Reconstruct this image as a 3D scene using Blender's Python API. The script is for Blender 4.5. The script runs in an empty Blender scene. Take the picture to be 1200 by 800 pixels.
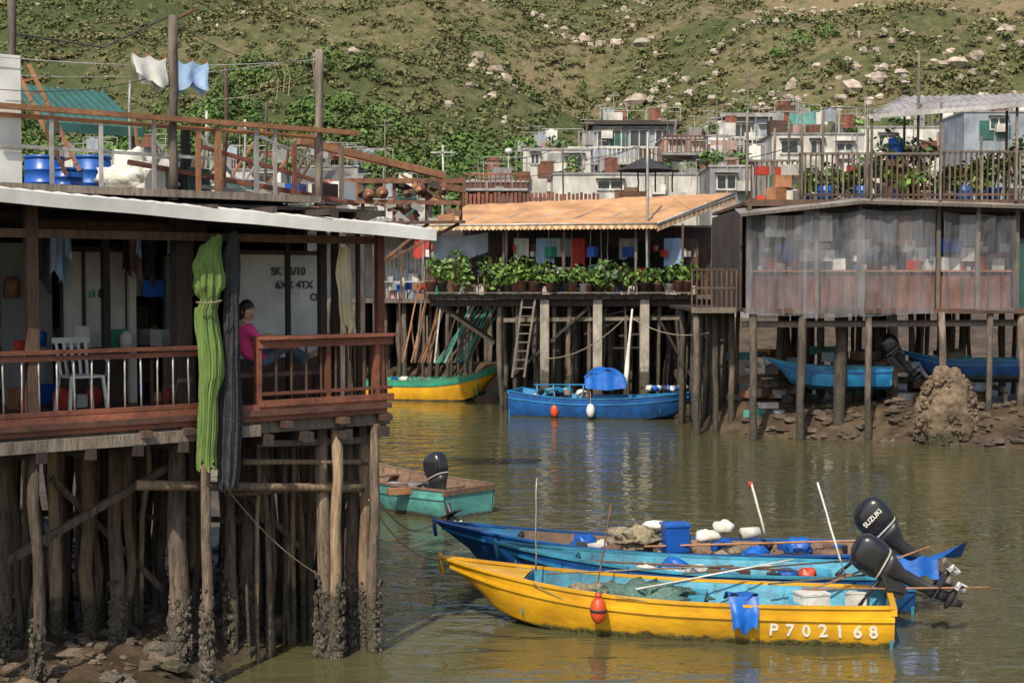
import bpy, math, random
import numpy as np
from mathutils import Vector, Matrix, noise
R=random.Random(7); NR=np.random.default_rng(5)
F=1200*50/36; PIT=math.radians(2.405); CH=5.0
sc=bpy.context.scene
# ---------------------------------------------------------------- helpers
def ray(px,py):
    a=(400-py)/F; b=(px-600)/F; c=math.cos(PIT); s=math.sin(PIT)
    return b,c+a*s,a*c-s
def W(px,py,D):
    x,y,z=ray(px,py); t=D/y; return Vector((x*t,D,CH+z*t))
def G(px,py,z=0):
    x,y,zz=ray(px,py); t=(z-CH)/zz; return Vector((x*t,y*t,z))
class Fr:
    def __init__(s,ax,ay,rz): s.ax,s.ay,s.rz=ax,ay,rz; s.c,s.s=math.cos(rz),math.sin(rz)
    def P(s,px,py,d=0):
        x,y,z=ray(px,py); k=x/y
        lx=(k*(s.ay+d*s.c)-s.ax+d*s.s)/(s.c-k*s.s)
        return Vector((lx,d,CH+z/y*(s.ay+lx*s.s+d*s.c)))
def ss(a,b,x):
    t=max(0,min(1,(x-a)/(b-a))); return t*t*(3-2*t)
MATS={}
def M(name,c1,c2=None,scale=3,rough=.7,bump=.25,stretch=(1,1,1),tint=.25,metal=0,zg=None,bscale=None,alpha=None,dirt=.35,spec=.5,coat=0,lo=.35,hi=.66):
    c2=c2 or tuple(x*.7 for x in c1)
    m=bpy.data.materials.new(name); m.use_nodes=True; n=m.node_tree.nodes; L=m.node_tree.links
    p=n['Principled BSDF']; out=n['Material Output']
    tc=n.new('ShaderNodeTexCoord'); mp=n.new('ShaderNodeMapping'); mp.inputs['Scale'].default_value=stretch
    L.new(tc.outputs['Object'],mp.inputs['Vector'])
    n1=n.new('ShaderNodeTexNoise'); n1.inputs['Scale'].default_value=scale; n1.inputs['Detail'].default_value=5; n1.inputs['Roughness'].default_value=.62
    L.new(mp.outputs[0],n1.inputs['Vector'])
    r=n.new('ShaderNodeValToRGB'); r.color_ramp.elements[0].position=lo; r.color_ramp.elements[1].position=hi
    r.color_ramp.elements[0].color=(*c1,1); r.color_ramp.elements[1].color=(*c2,1)
    L.new(n1.outputs['Fac'],r.inputs[0]); col=r.outputs[0]
    at=n.new('ShaderNodeAttribute'); at.attribute_name='tint'
    mr=n.new('ShaderNodeMapRange'); mr.inputs[3].default_value=1-tint; mr.inputs[4].default_value=1+tint
    L.new(at.outputs['Fac'],mr.inputs[0])
    n2=n.new('ShaderNodeTexNoise'); n2.inputs['Scale'].default_value=.9; n2.inputs['Detail'].default_value=4
    L.new(tc.outputs['Object'],n2.inputs['Vector'])
    m2=n.new('ShaderNodeMapRange'); m2.inputs[1].default_value=.35; m2.inputs[2].default_value=.65; m2.inputs[3].default_value=1-dirt; m2.inputs[4].default_value=1.05
    L.new(n2.outputs['Fac'],m2.inputs[0])
    mu=n.new('ShaderNodeMath'); mu.operation='MULTIPLY'; L.new(mr.outputs[0],mu.inputs[0]); L.new(m2.outputs[0],mu.inputs[1])
    vs=n.new('ShaderNodeVectorMath'); vs.operation='SCALE'; L.new(col,vs.inputs[0]); L.new(mu.outputs[0],vs.inputs['Scale']); col=vs.outputs[0]
    if zg:
        sx=n.new('ShaderNodeSeparateXYZ'); L.new(tc.outputs['Object'],sx.inputs[0])
        n3=n.new('ShaderNodeTexNoise'); n3.inputs['Scale'].default_value=5; n3.inputs['Detail'].default_value=4; L.new(tc.outputs['Object'],n3.inputs['Vector'])
        ma=n.new('ShaderNodeMath'); ma.operation='MULTIPLY_ADD'; L.new(n3.outputs['Fac'],ma.inputs[0]); ma.inputs[1].default_value=zg[2]; L.new(sx.outputs[2],ma.inputs[2])
        m3=n.new('ShaderNodeMapRange'); m3.inputs[1].default_value=zg[0]+zg[2]*.5-zg[2]*.15; m3.inputs[2].default_value=zg[0]+zg[2]*.5+zg[2]*.15; m3.inputs[3].default_value=1; m3.inputs[4].default_value=0
        L.new(ma.outputs[0],m3.inputs[0])
        mx=n.new('ShaderNodeMixRGB'); L.new(m3.outputs[0],mx.inputs[0]); L.new(col,mx.inputs[1])
        r3=n.new('ShaderNodeValToRGB'); r3.color_ramp.elements[0].position=.4; r3.color_ramp.elements[1].position=.6
        r3.color_ramp.elements[0].color=(*zg[1],1); r3.color_ramp.elements[1].color=(*[q*2.6 for q in zg[1]],1)
        n4=n.new('ShaderNodeTexNoise'); n4.inputs['Scale'].default_value=22; L.new(tc.outputs['Object'],n4.inputs['Vector']); L.new(n4.outputs['Fac'],r3.inputs[0])
        L.new(r3.outputs[0],mx.inputs[2]); col=mx.outputs[0]
    L.new(col,p.inputs['Base Color'])
    p.inputs['Roughness'].default_value=rough; p.inputs['Metallic'].default_value=metal
    p.inputs['Specular IOR Level'].default_value=spec; p.inputs['Coat Weight'].default_value=coat
    if bump:
        nb=n.new('ShaderNodeTexNoise'); nb.inputs['Scale'].default_value=bscale or scale*3; nb.inputs['Detail'].default_value=4
        L.new(mp.outputs[0],nb.inputs['Vector'])
        bp=n.new('ShaderNodeBump'); bp.inputs['Strength'].default_value=bump; bp.inputs['Distance'].default_value=.03
        L.new(nb.outputs['Fac'],bp.inputs['Height']); L.new(bp.outputs[0],p.inputs['Normal'])
    if alpha is not None:
        if isinstance(alpha,tuple):
            ma2=n.new('ShaderNodeMapRange'); ma2.inputs[1].default_value=.35; ma2.inputs[2].default_value=.65; ma2.inputs[3].default_value=alpha[0]; ma2.inputs[4].default_value=alpha[1]
            L.new(n1.outputs['Fac'],ma2.inputs[0]); L.new(ma2.outputs[0],p.inputs['Alpha'])
        else: p.inputs['Alpha'].default_value=alpha
    MATS[name]=m; return m
class B:
    def __init__(s): s.v=[];s.f=[];s.m=[];s.t=[];s.sm=[];s.ms=[]
    def add(s,vs,fs,m,t=None,sm=False):
        o=len(s.v); s.v+=[tuple(v) for v in vs]
        if m not in s.ms: s.ms.append(m)
        k=s.ms.index(m); t=R.random() if t is None else t
        for f in fs:
            s.f.append(tuple(i+o for i in f)); s.m.append(k); s.t.append(t); s.sm.append(sm)
    def box(s,c,sz,m,rz=0,rot=None,t=None):
        c=Vector(c); q=rot or Matrix.Rotation(rz,3,'Z'); h=[x/2 for x in sz]
        vs=[c+q@Vector((a*h[0],b*h[1],d*h[2])) for a in(-1,1) for b in(-1,1) for d in(-1,1)]
        s.add(vs,[(0,1,3,2),(4,6,7,5),(0,4,5,1),(2,3,7,6),(0,2,6,4),(1,5,7,3)],m,t)
    def bb(s,x0,x1,y0,y1,z0,z1,m,t=None): s.box(((x0+x1)/2,(y0+y1)/2,(z0+z1)/2),(abs(x1-x0),abs(y1-y0),abs(z1-z0)),m,t=t)
    def beam(s,p,q,w,h,m,t=None):
        p=Vector(p);q=Vector(q);d=(q-p)
        if d.length<1e-5:return
        d.normalize(); up=Vector((0,0,1)) if abs(d.z)<.93 else Vector((0,1,0))
        a=d.cross(up).normalized(); u=a.cross(d)
        vs=[]
        for e in(p,q):
            for i,j in((-1,-1),(1,-1),(1,1),(-1,1)): vs.append(e+a*i*w/2+u*j*h/2)
        s.add(vs,[(0,1,2,3),(4,7,6,5),(0,4,5,1),(1,5,6,2),(2,6,7,3),(3,7,4,0)],m,t)
    def tube(s,pts,r,m,n=7,t=None,caps=True):
        pts=[Vector(p) for p in pts]; rs=r if isinstance(r,(list,tuple)) else [r]*len(pts); vs=[];fs=[]
        for i,p in enumerate(pts):
            d=(pts[min(i+1,len(pts)-1)]-pts[max(i-1,0)]).normalized()
            up=Vector((0,0,1)) if abs(d.z)<.9 else Vector((0,1,0))
            a=d.cross(up).normalized(); u=a.cross(d)
            for k in range(n):
                th=2*math.pi*k/n; vs.append(p+(a*math.cos(th)+u*math.sin(th))*rs[i])
        for i in range(len(pts)-1):
            for k in range(n):
                fs.append((i*n+k,i*n+(k+1)%n,(i+1)*n+(k+1)%n,(i+1)*n+k))
        if caps: fs.append(tuple(range(n))[::-1]); fs.append(tuple((len(pts)-1)*n+k for k in range(n)))
        s.add(vs,fs,m,t,sm=n>5)
    def pole(s,p,q,r,m,n=7,wob=.02,seg=5,r2=None,t=None):
        p=Vector(p);q=Vector(q); r2=r if r2 is None else r2; pts=[];rs=[]
        for i in range(seg+1):
            f=i/seg; w=wob if 0<i<seg else 0
            pts.append(p.lerp(q,f)+Vector((R.uniform(-w,w),R.uniform(-w,w),0))); rs.append((r+(r2-r)*f)*R.uniform(.9,1.1))
        s.tube(pts,rs,m,n,t)
    def sag(s,p,q,drop,r,m,n=10,k=5,t=None):
        p=Vector(p);q=Vector(q)
        s.tube([p.lerp(q,i/n)-Vector((0,0,drop*4*(i/n)*(1-i/n))) for i in range(n+1)],r,m,k,t)
    def grid(s,fn,nu,nv,m,t=None,sm=True):
        vs=[fn(i/nu,j/nv) for i in range(nu+1) for j in range(nv+1)]; w=nv+1
        s.add(vs,[(i*w+j,(i+1)*w+j,(i+1)*w+j+1,i*w+j+1) for i in range(nu) for j in range(nv)],m,t,sm)
    def loft(s,secs,m,n=16,t=None,sm=True):
        vs=[];fs=[]
        for (c,ax,ay,rx,ry,e) in secs:
            c=Vector(c);ax=Vector(ax);ay=Vector(ay)
            for k in range(n):
                th=2*math.pi*k/n; co,si=math.cos(th),math.sin(th)
                x=math.copysign(abs(co)**e,co); y=math.copysign(abs(si)**e,si)
                vs.append(c+ax*x*rx+ay*y*ry)
        N=len(secs)
        for i in range(N-1):
            for k in range(n): fs.append((i*n+k,i*n+(k+1)%n,(i+1)*n+(k+1)%n,(i+1)*n+k))
        fs.append(tuple(range(n))[::-1]); fs.append(tuple((N-1)*n+k for k in range(n)))
        s.add(vs,fs,m,t,sm)
    def lump(s,c,r,m,nz=.25,sc_=3,nu=12,nv=8,t=None,sm=True,full=True):
        c=Vector(c); r=Vector(r); vs=[];fs=[]
        o=Vector((R.uniform(0,50),R.uniform(0,50),0))
        for j in range(nv+1):
            ph=math.pi*j/nv
            for i in range(nu):
                th=2*math.pi*i/nu; d=Vector((math.sin(ph)*math.cos(th),math.sin(ph)*math.sin(th),math.cos(ph)))
                k=1+nz*noise.fractal(d*sc_*.5+o,1,2,4)*1.6
                vs.append(c+Vector((d.x*r.x,d.y*r.y,d.z*r.z))*k)
        for j in range(nv):
            for i in range(nu): fs.append((j*nu+i,(j+1)*nu+i,(j+1)*nu+(i+1)%nu,j*nu+(i+1)%nu))
        s.add(vs,fs,m,t,sm)
    def leaves(s,c,r,n,size,m,tall=1.6):
        c=Vector(c)
        for _ in range(n):
            d=Vector((R.gauss(0,1),R.gauss(0,1),R.gauss(0,1))).normalized()
            k=R.random()**.4; p=c+Vector((d.x*r[0],d.y*r[1],d.z*r[2]))*k
            nn=(d+Vector((R.uniform(-1,1),R.uniform(-1,1),R.uniform(-.3,1)))).normalized()
            a=nn.orthogonal().normalized(); a=Matrix.Rotation(R.uniform(0,6.28),3,nn)@a; b=nn.cross(a); z=size*R.uniform(.6,1.3)
            s.add([p-a*z*tall/2,p+b*z*.4,p+a*z*tall/2,p-b*z*.4],[(0,1,2,3)],m,R.random())
    def corr(s,o,u,v,m,per=.18,amp=.03,t=None):
        o=Vector(o);u=Vector(u);v=Vector(v);n=u.cross(v).normalized(); Lu=u.length; nu=max(4,int(Lu/per*6))
        s.grid(lambda a,b:o+u*a+v*b+n*amp*math.sin(a*Lu/per*2*math.pi),nu,3,m,t)
    def obj(s,name,parent=None,loc=None,rz=0):
        me=bpy.data.meshes.new(name); me.from_pydata(s.v,[],s.f)
        for k in s.ms: me.materials.append(MATS[k])
        me.polygons.foreach_set('material_index',s.m); me.polygons.foreach_set('use_smooth',s.sm)
        a=me.attributes.new('tint','FLOAT','FACE'); a.data.foreach_set('value',s.t); me.update()
        o=bpy.data.objects.new(name,me); sc.collection.objects.link(o)
        if parent: o.parent=parent
        if loc is not None: o.location=loc; o.rotation_euler=(0,0,rz)
        return o
def grp(name,loc=(0,0,0),rz=0,rot=None):
    e=bpy.data.objects.new(name,None); sc.collection.objects.link(e); e.location=loc; e.rotation_euler=rot or (0,0,rz); e.empty_display_size=.3
    return e
def text(s,size,parent,mat4,mname,name,ext=.003):
    cu=bpy.data.curves.new(name,'FONT'); cu.body=s; cu.size=size; cu.extrude=ext; cu.offset=.004*size/.2; cu.align_x='CENTER'
    ob=bpy.data.objects.new(name+'_c',cu); sc.collection.objects.link(ob)
    me=bpy.data.meshes.new_from_object(ob); bpy.data.objects.remove(ob)
    me.materials.clear(); me.materials.append(MATS[mname])
    a=me.attributes.new('tint','FLOAT','FACE'); a.data.foreach_set('value',[.5]*len(me.polygons))
    o=bpy.data.objects.new(name,me); sc.collection.objects.link(o); o.parent=parent; o.matrix_local=mat4; return o
def frame(o,x,y):
    x=Vector(x).normalized(); z=x.cross(Vector(y)).normalized(); y=z.cross(x)
    m=Matrix((x,y,z)).transposed().to_4x4(); m.translation=Vector(o); return m
# ---------------------------------------------------------------- materials
SLIME=(.035,.03,.018)
M('wood_red',(.25,.085,.045),(.14,.05,.032),6,.6,.3,(1,1,1),.3,dirt=.45)
M('wood_deckred',(.13,.06,.04),(.07,.035,.025),5,.45,.3,(1,6,1),.3)
M('wood_dark',(.055,.04,.03),(.03,.022,.018),5,.75,.4,(3,3,.6),.4)
M('wood_grey',(.22,.18,.14),(.10,.08,.06),6,.8,.5,(3,3,.5),.35)
M('wood_brown',(.14,.08,.05),(.07,.04,.025),6,.75,.4,(3,3,.6),.35)
M('wood_orange',(.42,.2,.09),(.26,.12,.06),6,.65,.3,(1,1,1),.25)
M('pile_near',(.19,.14,.10),(.06,.045,.032),5,.85,.7,(4,4,.7),.4,zg=(.75,SLIME,.7))
M('pile_pale',(.40,.29,.18),(.20,.13,.08),5,.8,.6,(4,4,.6),.35,zg=(.85,SLIME,.6))
M('pile_far',(.17,.135,.10),(.065,.05,.04),4,.85,.6,(3,3,.6),.4,zg=(1.4,(.03,.026,.018),.8))
M('pile_conc',(.42,.38,.31),(.26,.22,.17),4,.85,.4,(2,2,.7),.2,zg=(1.6,(.04,.035,.025),.7))
M('barnacle',(.17,.145,.11),(.055,.045,.033),30,.95,.9,tint=.45,bscale=60)
M('white_paint',(.76,.76,.72),(.58,.57,.53),2,.55,.1,(1,1,1),.06,dirt=.2)
M('white_dirty',(.68,.66,.60),(.44,.42,.37),1.5,.75,.2,(2,2,.6),.12)
M('wall_grey',(.36,.36,.35),(.22,.22,.21),1.5,.8,.2,(2,2,.6),.15)
M('wall_blue',(.34,.39,.44),(.24,.28,.32),1.5,.8,.2,(2,2,.6),.15)
M('wall_pink',(.45,.30,.25),(.3,.2,.17),1.5,.8,.2,(2,2,.6),.15)
M('dark_inside',(.02,.019,.018),(.012,.011,.01),2,.9,0)  # near-black colour stands in for shade inside and under the houses
M('glass_dark',(.04,.06,.07),(.03,.04,.05),2,.12,0,spec=.6)
M('tin',(.46,.45,.43),(.24,.20,.17),1.4,.5,.1,(1,3,1),.15,metal=.3)
M('tin_green',(.03,.12,.10),(.025,.08,.065),2,.5,.1,tint=.15)
M('rust',(.20,.085,.045),(.08,.045,.03),6,.85,.5,tint=.35)
M('metal_pale',(.5,.48,.44),(.34,.32,.3),8,.45,.1,tint=.2,metal=.3)
M('yellow_hull',(.80,.43,.012),(.62,.31,.014),2.5,.36,.25,(1,1,2),.05,zg=(.09,(.05,.045,.015),.18),dirt=.3,coat=.1)
M('yellow_in',(.75,.45,.03),(.55,.33,.04),4,.45,.15,tint=.08)
M('blue_hull',(.012,.11,.36),(.01,.06,.20),3,.34,.2,tint=.08,zg=(.05,(.02,.03,.03),.14),coat=.1)
M('blue_in',(.02,.26,.52),(.02,.13,.30),4,.4,.2,tint=.1,coat=.1,dirt=.45)
M('cyan_in',(.05,.34,.48),(.04,.19,.28),4,.5,.3,tint=.12,dirt=.5)
M('teal_hull',(.12,.40,.35),(.08,.25,.23),4,.4,.2,tint=.08,zg=(.08,(.04,.04,.03),.16))
M('green_paint',(.02,.30,.17),(.02,.20,.12),4,.45,.15,tint=.1)
M('orange_hull',(.85,.46,.02),(.70,.33,.02),3,.4,.15,tint=.05,zg=(.06,(.05,.04,.02),.14))
M('boat_brown',(.22,.13,.08),(.12,.075,.05),5,.7,.3,tint=.25)
M('tarp_blue',(.01,.14,.55),(.01,.09,.38),4,.45,.5,tint=.1,bscale=5)
M('plastic_blue',(.01,.10,.45),(.01,.08,.36),2,.35,.05,tint=.1)
M('plastic_white',(.78,.78,.76),(.65,.65,.62),3,.4,.05,tint=.08)
M('foam',(.78,.76,.68),(.55,.52,.43),6,.85,.3,tint=.1)
M('buoy_red',(.72,.09,.03),(.55,.06,.02),6,.4,.1,tint=.1)
M('black_gloss',(.012,.012,.014),(.02,.02,.022),3,.24,.02,tint=.1,dirt=.1,coat=.25)
M('black_metal',(.03,.03,.033),(.02,.02,.02),6,.4,.1,tint=.1)
M('white_mark',(.82,.82,.78),(.62,.60,.50),20,.5,.05,tint=.02,dirt=.1)
M('ink',(.08,.08,.10),(.05,.05,.06),20,.6,0,tint=.02)
M('rope',(.40,.34,.22),(.26,.21,.13),30,.9,.5,tint=.2)
M('wire',(.05,.05,.05),(.03,.03,.03),5,.7,0)
M('net',(.42,.36,.24),(.18,.15,.09),18,.95,.9,tint=.2,bscale=45)
M('net_green',(.16,.27,.21),(.06,.13,.11),18,.95,.8,tint=.2,bscale=45)
M('cloth_green',(.20,.31,.075),(.12,.20,.045),3,.85,.5,(4,4,.7),.06,dirt=.35)
M('cloth_black',(.022,.022,.025),(.045,.045,.048),8,.85,.5,tint=.1)
M('cloth_white',(.72,.71,.66),(.6,.58,.52),4,.9,.2,tint=.08,dirt=.15)
M('cloth_cream',(.62,.52,.25),(.5,.46,.35),3,.9,.2,tint=.1)
M('cloth_bluewhite',(.35,.50,.68),(.25,.38,.6),9,.9,.2,tint=.08)
M('cloth_pink',(.80,.06,.28),(.68,.05,.22),5,.85,.2,tint=.03,dirt=.1)
M('cloth_red',(.55,.06,.03),(.4,.04,.03),5,.85,.2,tint=.1)
M('jeans',(.14,.22,.38),(.08,.14,.28),9,.9,.3,tint=.03)
M('skin',(.55,.31,.20),(.48,.26,.17),8,.55,.05,tint=.02,dirt=.05)
M('hair',(.015,.011,.01),(.03,.02,.017),20,.4,.4,(6,6,1),.05)
M('eye',(.7,.68,.64),(.6,.58,.55),8,.3,0); M('lip',(.38,.11,.10),None,8,.5,0)
M('awn_orange',(.58,.32,.15),(.44,.23,.11),1.6,.8,.25,(1,1,1),.10,dirt=.35)
M('awn_cream',(.74,.60,.36),(.6,.47,.28),3,.8,.1,tint=.06)
M('mesh_tarp',(.34,.35,.37),(.22,.22,.24),1.6,.35,.4,(1.6,1.6,.5),.2,alpha=(.14,.50),bscale=3,lo=.4,hi=.6)
M('leaf',(.15,.27,.035),(.07,.15,.02),3,.55,.0,tint=.5)
M('leaf_dark',(.07,.14,.03),(.035,.08,.018),3,.55,.0,tint=.5)
M('terracotta',(.26,.11,.06),(.14,.07,.045),5,.8,.2,tint=.3)
M('rock',(.14,.105,.075),(.06,.045,.03),4,.9,.8,tint=.35,bscale=14)
M('boulder',(.50,.42,.34),(.34,.28,.23),.6,.9,.5,tint=.2,bscale=2)
M('crust',(.24,.175,.11),(.08,.055,.035),5,.95,1.0,tint=.1,bscale=12,zg=(.35,(.03,.028,.015),.4))
M('mud',(.115,.08,.047),(.045,.032,.02),1.6,.5,1.,tint=.0,bscale=9,spec=.45)
def water_mat():
    m=bpy.data.materials.new('water'); m.use_nodes=True; n=m.node_tree.nodes; L=m.node_tree.links; p=n['Principled BSDF']
    tc=n.new('ShaderNodeTexCoord')
    def nz(sc_,st,det):
        mp=n.new('ShaderNodeMapping'); mp.inputs['Scale'].default_value=st; L.new(tc.outputs['Object'],mp.inputs[0])
        q=n.new('ShaderNodeTexNoise'); q.inputs['Scale'].default_value=sc_; q.inputs['Detail'].default_value=det; q.inputs['Distortion'].default_value=.5; L.new(mp.outputs[0],q.inputs['Vector']); return q.outputs['Fac']
    a=nz(1.1,(.7,1.6,1),2); b=nz(4.5,(.8,1.3,1),2); c=nz(.10,(1,1,1),3)
    add=n.new('ShaderNodeMath'); add.operation='MULTIPLY_ADD'; L.new(b,add.inputs[0]); add.inputs[1].default_value=.2; L.new(a,add.inputs[2])
    mr=n.new('ShaderNodeMapRange'); mr.inputs[1].default_value=.38; mr.inputs[2].default_value=.62; mr.inputs[3].default_value=.35; mr.inputs[4].default_value=1.0; L.new(c,mr.inputs[0])
    bp=n.new('ShaderNodeBump'); L.new(mr.outputs[0],bp.inputs['Strength']); bp.inputs['Distance'].default_value=.075
    L.new(add.outputs[0],bp.inputs['Height']); L.new(bp.outputs[0],p.inputs['Normal'])
    r=n.new('ShaderNodeValToRGB'); r.color_ramp.elements[0].color=(.058,.058,.026,1); r.color_ramp.elements[1].color=(.095,.085,.040,1); L.new(c,r.inputs[0]); L.new(r.outputs[0],p.inputs['Base Color'])
    p.inputs['Roughness'].default_value=.03; p.inputs['IOR'].default_value=1.42
    MATS['water']=m
water_mat()
def hill_mat():
    m=bpy.data.materials.new('hill'); m.use_nodes=True; n=m.node_tree.nodes; L=m.node_tree.links; p=n['Principled BSDF']
    tc=n.new('ShaderNodeTexCoord')
    def nz(s,d=6):
        q=n.new('ShaderNodeTexNoise'); q.inputs['Scale'].default_value=s; q.inputs['Detail'].default_value=d; q.inputs['Roughness'].default_value=.68; L.new(tc.outputs['Object'],q.inputs['Vector']); return q.outputs['Fac']
    a=nz(.022); b=nz(.5)
    r=n.new('ShaderNodeValToRGB'); e=r.color_ramp.elements; e[0].position=.36; e[0].color=(.07,.09,.035,1); e[1].position=.68; e[1].color=(.24,.19,.11,1)  # slope colours greyed and lightened to paint in distance haze
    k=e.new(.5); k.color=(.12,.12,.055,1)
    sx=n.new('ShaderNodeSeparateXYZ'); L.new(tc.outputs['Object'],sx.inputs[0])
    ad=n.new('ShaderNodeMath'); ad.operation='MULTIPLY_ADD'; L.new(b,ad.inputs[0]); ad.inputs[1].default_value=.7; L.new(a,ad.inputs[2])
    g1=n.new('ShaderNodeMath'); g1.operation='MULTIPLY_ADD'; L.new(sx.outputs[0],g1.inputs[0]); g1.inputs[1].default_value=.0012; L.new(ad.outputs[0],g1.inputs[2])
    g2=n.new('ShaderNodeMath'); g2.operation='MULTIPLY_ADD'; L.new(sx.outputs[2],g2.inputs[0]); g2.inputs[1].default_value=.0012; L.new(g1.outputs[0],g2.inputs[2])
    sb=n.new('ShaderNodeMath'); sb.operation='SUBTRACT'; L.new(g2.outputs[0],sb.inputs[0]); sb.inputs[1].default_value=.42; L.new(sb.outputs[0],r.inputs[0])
    L.new(r.outputs[0],p.inputs['Base Color']); p.inputs['Roughness'].default_value=.95; p.inputs['Specular IOR Level'].default_value=.1
    bp=n.new('ShaderNodeBump'); bp.inputs['Strength'].default_value=1; bp.inputs['Distance'].default_value=1.5; L.new(b,bp.inputs['Height']); L.new(bp.outputs[0],p.inputs['Normal'])
    MATS['hill']=m
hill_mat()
M('shrub',(.10,.135,.05),(.18,.16,.08),.04,.8,0,tint=.35,dirt=.15,spec=.1)  # leaf colour kept pale and greyish, carrying the painted distance haze
M('tree_leaf',(.065,.13,.03),(.12,.17,.05),.05,.7,0,tint=.45,dirt=.25,spec=.2)
# ---------------------------------------------------------------- terrain
def gnd(x,y):
    n=noise.fractal(Vector((x*.5,y*.5,0)),1,2,4)*.22+noise.fractal(Vector((x*2.3,y*2.3,3)),1,2,3)*.07
    z=-.9
    z=max(z,-.9+1.3*ss(-1.6,-5.0,x+.35*math.sin(y*.9))*ss(40,30,y)) if y<40 else z
    z=max(z,-.9+2.3*ss(-3.6,-8.5,x+(y-20)*.12)*ss(18.5,21,y)*ss(45,35,y))
    z=max(z,-.9+1.5*ss(-9,-14,x)) if y>=25 else z
    by=57.5+9*ss(2,-3,x)
    z=max(z,-.9+2.0*ss(by-1,by+4,y)+2.2*ss(by+6,by+16,y))
    e=y-(45.8-.45*(x-7.5))
    z=max(z,-.9+1.9*ss(-2.2,2.8,e)*ss(4.5,8.5,x))
    if x>18: z=max(z,-.9+2*ss(18,24,x)*ss(30,40,y))
    return z+n*(1 if z<3 else .5)
def hillz(x,y):
    yy=max(0,y-140)
    h=2.5+.30*yy+ .00018*yy*yy
    n=noise.fractal(Vector((x*.008,y*.008,1.3)),.9,2.1,6)*26
    g=math.sin(x*.03+y*.012+2*noise.noise(Vector((x*.01,y*.01,5))))*7
    h+= (n+g)*ss(150,260,y)+x*.03*ss(150,300,y)
    return min(h,210+n*.8)
b=B()
xs=[-500,-250,-120]+list(np.arange(-60,-9,1.2))+list(np.arange(-9,-1,.14))+list(np.arange(-1,30,.5))+list(np.arange(30,61,2))+[120,250,500]
ys=[-60,-20,5]+list(np.arange(12,24,.14))+list(np.arange(24,40,.5))+list(np.arange(40,80,.45))+list(np.arange(80,190,5))
b.v=[(x,y,gnd(x,y)) for x in xs for y in ys]; w=len(ys)
b.add([],[],'mud')
b.f=[(i*w+j,(i+1)*w+j,(i+1)*w+j+1,i*w+j+1) for i in range(len(xs)-1) for j in range(w-1)]
b.m=[0]*len(b.f);b.t=[.5]*len(b.f);b.sm=[True]*len(b.f); b.obj('ground')
b=B(); b.grid(lambda u,v:(-700+1400*u,-80+230*v,0),8,8,'water',.5); b.obj('water')
b=B(); nx,ny=170,130
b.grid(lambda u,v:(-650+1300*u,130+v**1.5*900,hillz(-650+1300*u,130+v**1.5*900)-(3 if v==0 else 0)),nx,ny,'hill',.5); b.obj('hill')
def mass(name,mat,pts,K,rad,leaf,up=.75):
    N=len(pts); C=np.array(pts,dtype=np.float64)[:,None,:]; r=rad(N)[:,None]
    d=NR.normal(size=(N,K,3)); d[...,2]=np.abs(d[...,2])*.9-.15; d/=np.linalg.norm(d,axis=2,keepdims=True)
    rr=NR.uniform(.65,1.08,size=(N,K)); P=C+d*(r*rr)[...,None]*np.array([1,1,up])
    P+= (np.array([0,0,.3])*r[...,None])
    nn=d+NR.normal(size=(N,K,3))*.4+np.array([0,0,.3]); nn/=np.linalg.norm(nn,axis=2,keepdims=True)
    a=np.cross(nn,NR.normal(size=(N,K,3))); a/=np.linalg.norm(a,axis=2,keepdims=True); bb=np.cross(nn,a)
    s=(r*leaf*NR.uniform(.6,1.3,size=(N,K)))[...,None]
    V=np.stack([P-a*s,P+bb*s*.7,P+a*s,P-bb*s*.7],axis=2).reshape(-1,3)
    nf=N*K; me=bpy.data.meshes.new(name); me.vertices.add(nf*4); me.vertices.foreach_set('co',V.ravel())
    me.loops.add(nf*4); me.loops.foreach_set('vertex_index',np.arange(nf*4,dtype=np.int32))
    me.polygons.add(nf); me.polygons.foreach_set('loop_start',np.arange(0,nf*4,4,dtype=np.int32)); me.polygons.foreach_set('loop_total',np.full(nf,4,dtype=np.int32))
    me.update(calc_edges=True)
    t=np.clip(np.repeat(NR.uniform(0,1,N),K)*.7+NR.uniform(0,.3,nf),0,1)
    at=me.attributes.new('tint','FLOAT','FACE'); at.data.foreach_set('value',t)
    me.materials.append(MATS[mat]); o=bpy.data.objects.new(name,me); sc.collection.objects.link(o); return o
pts=[]
while len(pts)<20000:
    y=150+260*R.random()**.8; x=R.uniform(-.46,.46)*y
    bare=.42*ss(-.02,.28,x/y)*ss(220,320,y)
    if noise.noise(Vector((x*.03,y*.03,9)))*1.2+R.uniform(-.5,.5)>-.40+bare*1.7: pts.append((x,y,hillz(x,y)))
mass('hillside_shrubs','shrub',pts,18,lambda N:NR.uniform(.4,1.2,N),.38,.7)
pts=[]
while len(pts)<1900:
    y=145+135*R.random()**1.2; x=R.uniform(-.46,.46)*y
    if noise.noise(Vector((x*.025,y*.025,4)))+R.uniform(-.4,.4)+ (.35 if y<225-.45*x else -.55)>0: pts.append((x,y,hillz(x,y)+R.uniform(.3,1.3)))
for _ in range(220):
    x=R.uniform(-60,60); y=R.uniform(118,150); pts.append((x,y,3+R.uniform(0,3.5)))
mass('hillside_trees','tree_leaf',pts,130,lambda N:NR.uniform(1.2,3.0,N),.15,.9)
b=B()
for i in range(2600):
    y=R.uniform(235,400); x=R.uniform(-.03,.44)*y if i>120 else R.uniform(-.4,.4)*y
    if noise.noise(Vector((x*.035,y*.035,2)))+R.uniform(-.25,.25)-.1*(x/y)<0.13: continue
    s=R.uniform(.25,.85)*(2.0 if R.random()<.1 else 1); b.lump((x,y,hillz(x,y)+s*.5),(s*1.3,s,s*.9),'boulder',.45,3,6,4,sm=False)
b.obj('hillside_boulders')
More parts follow.
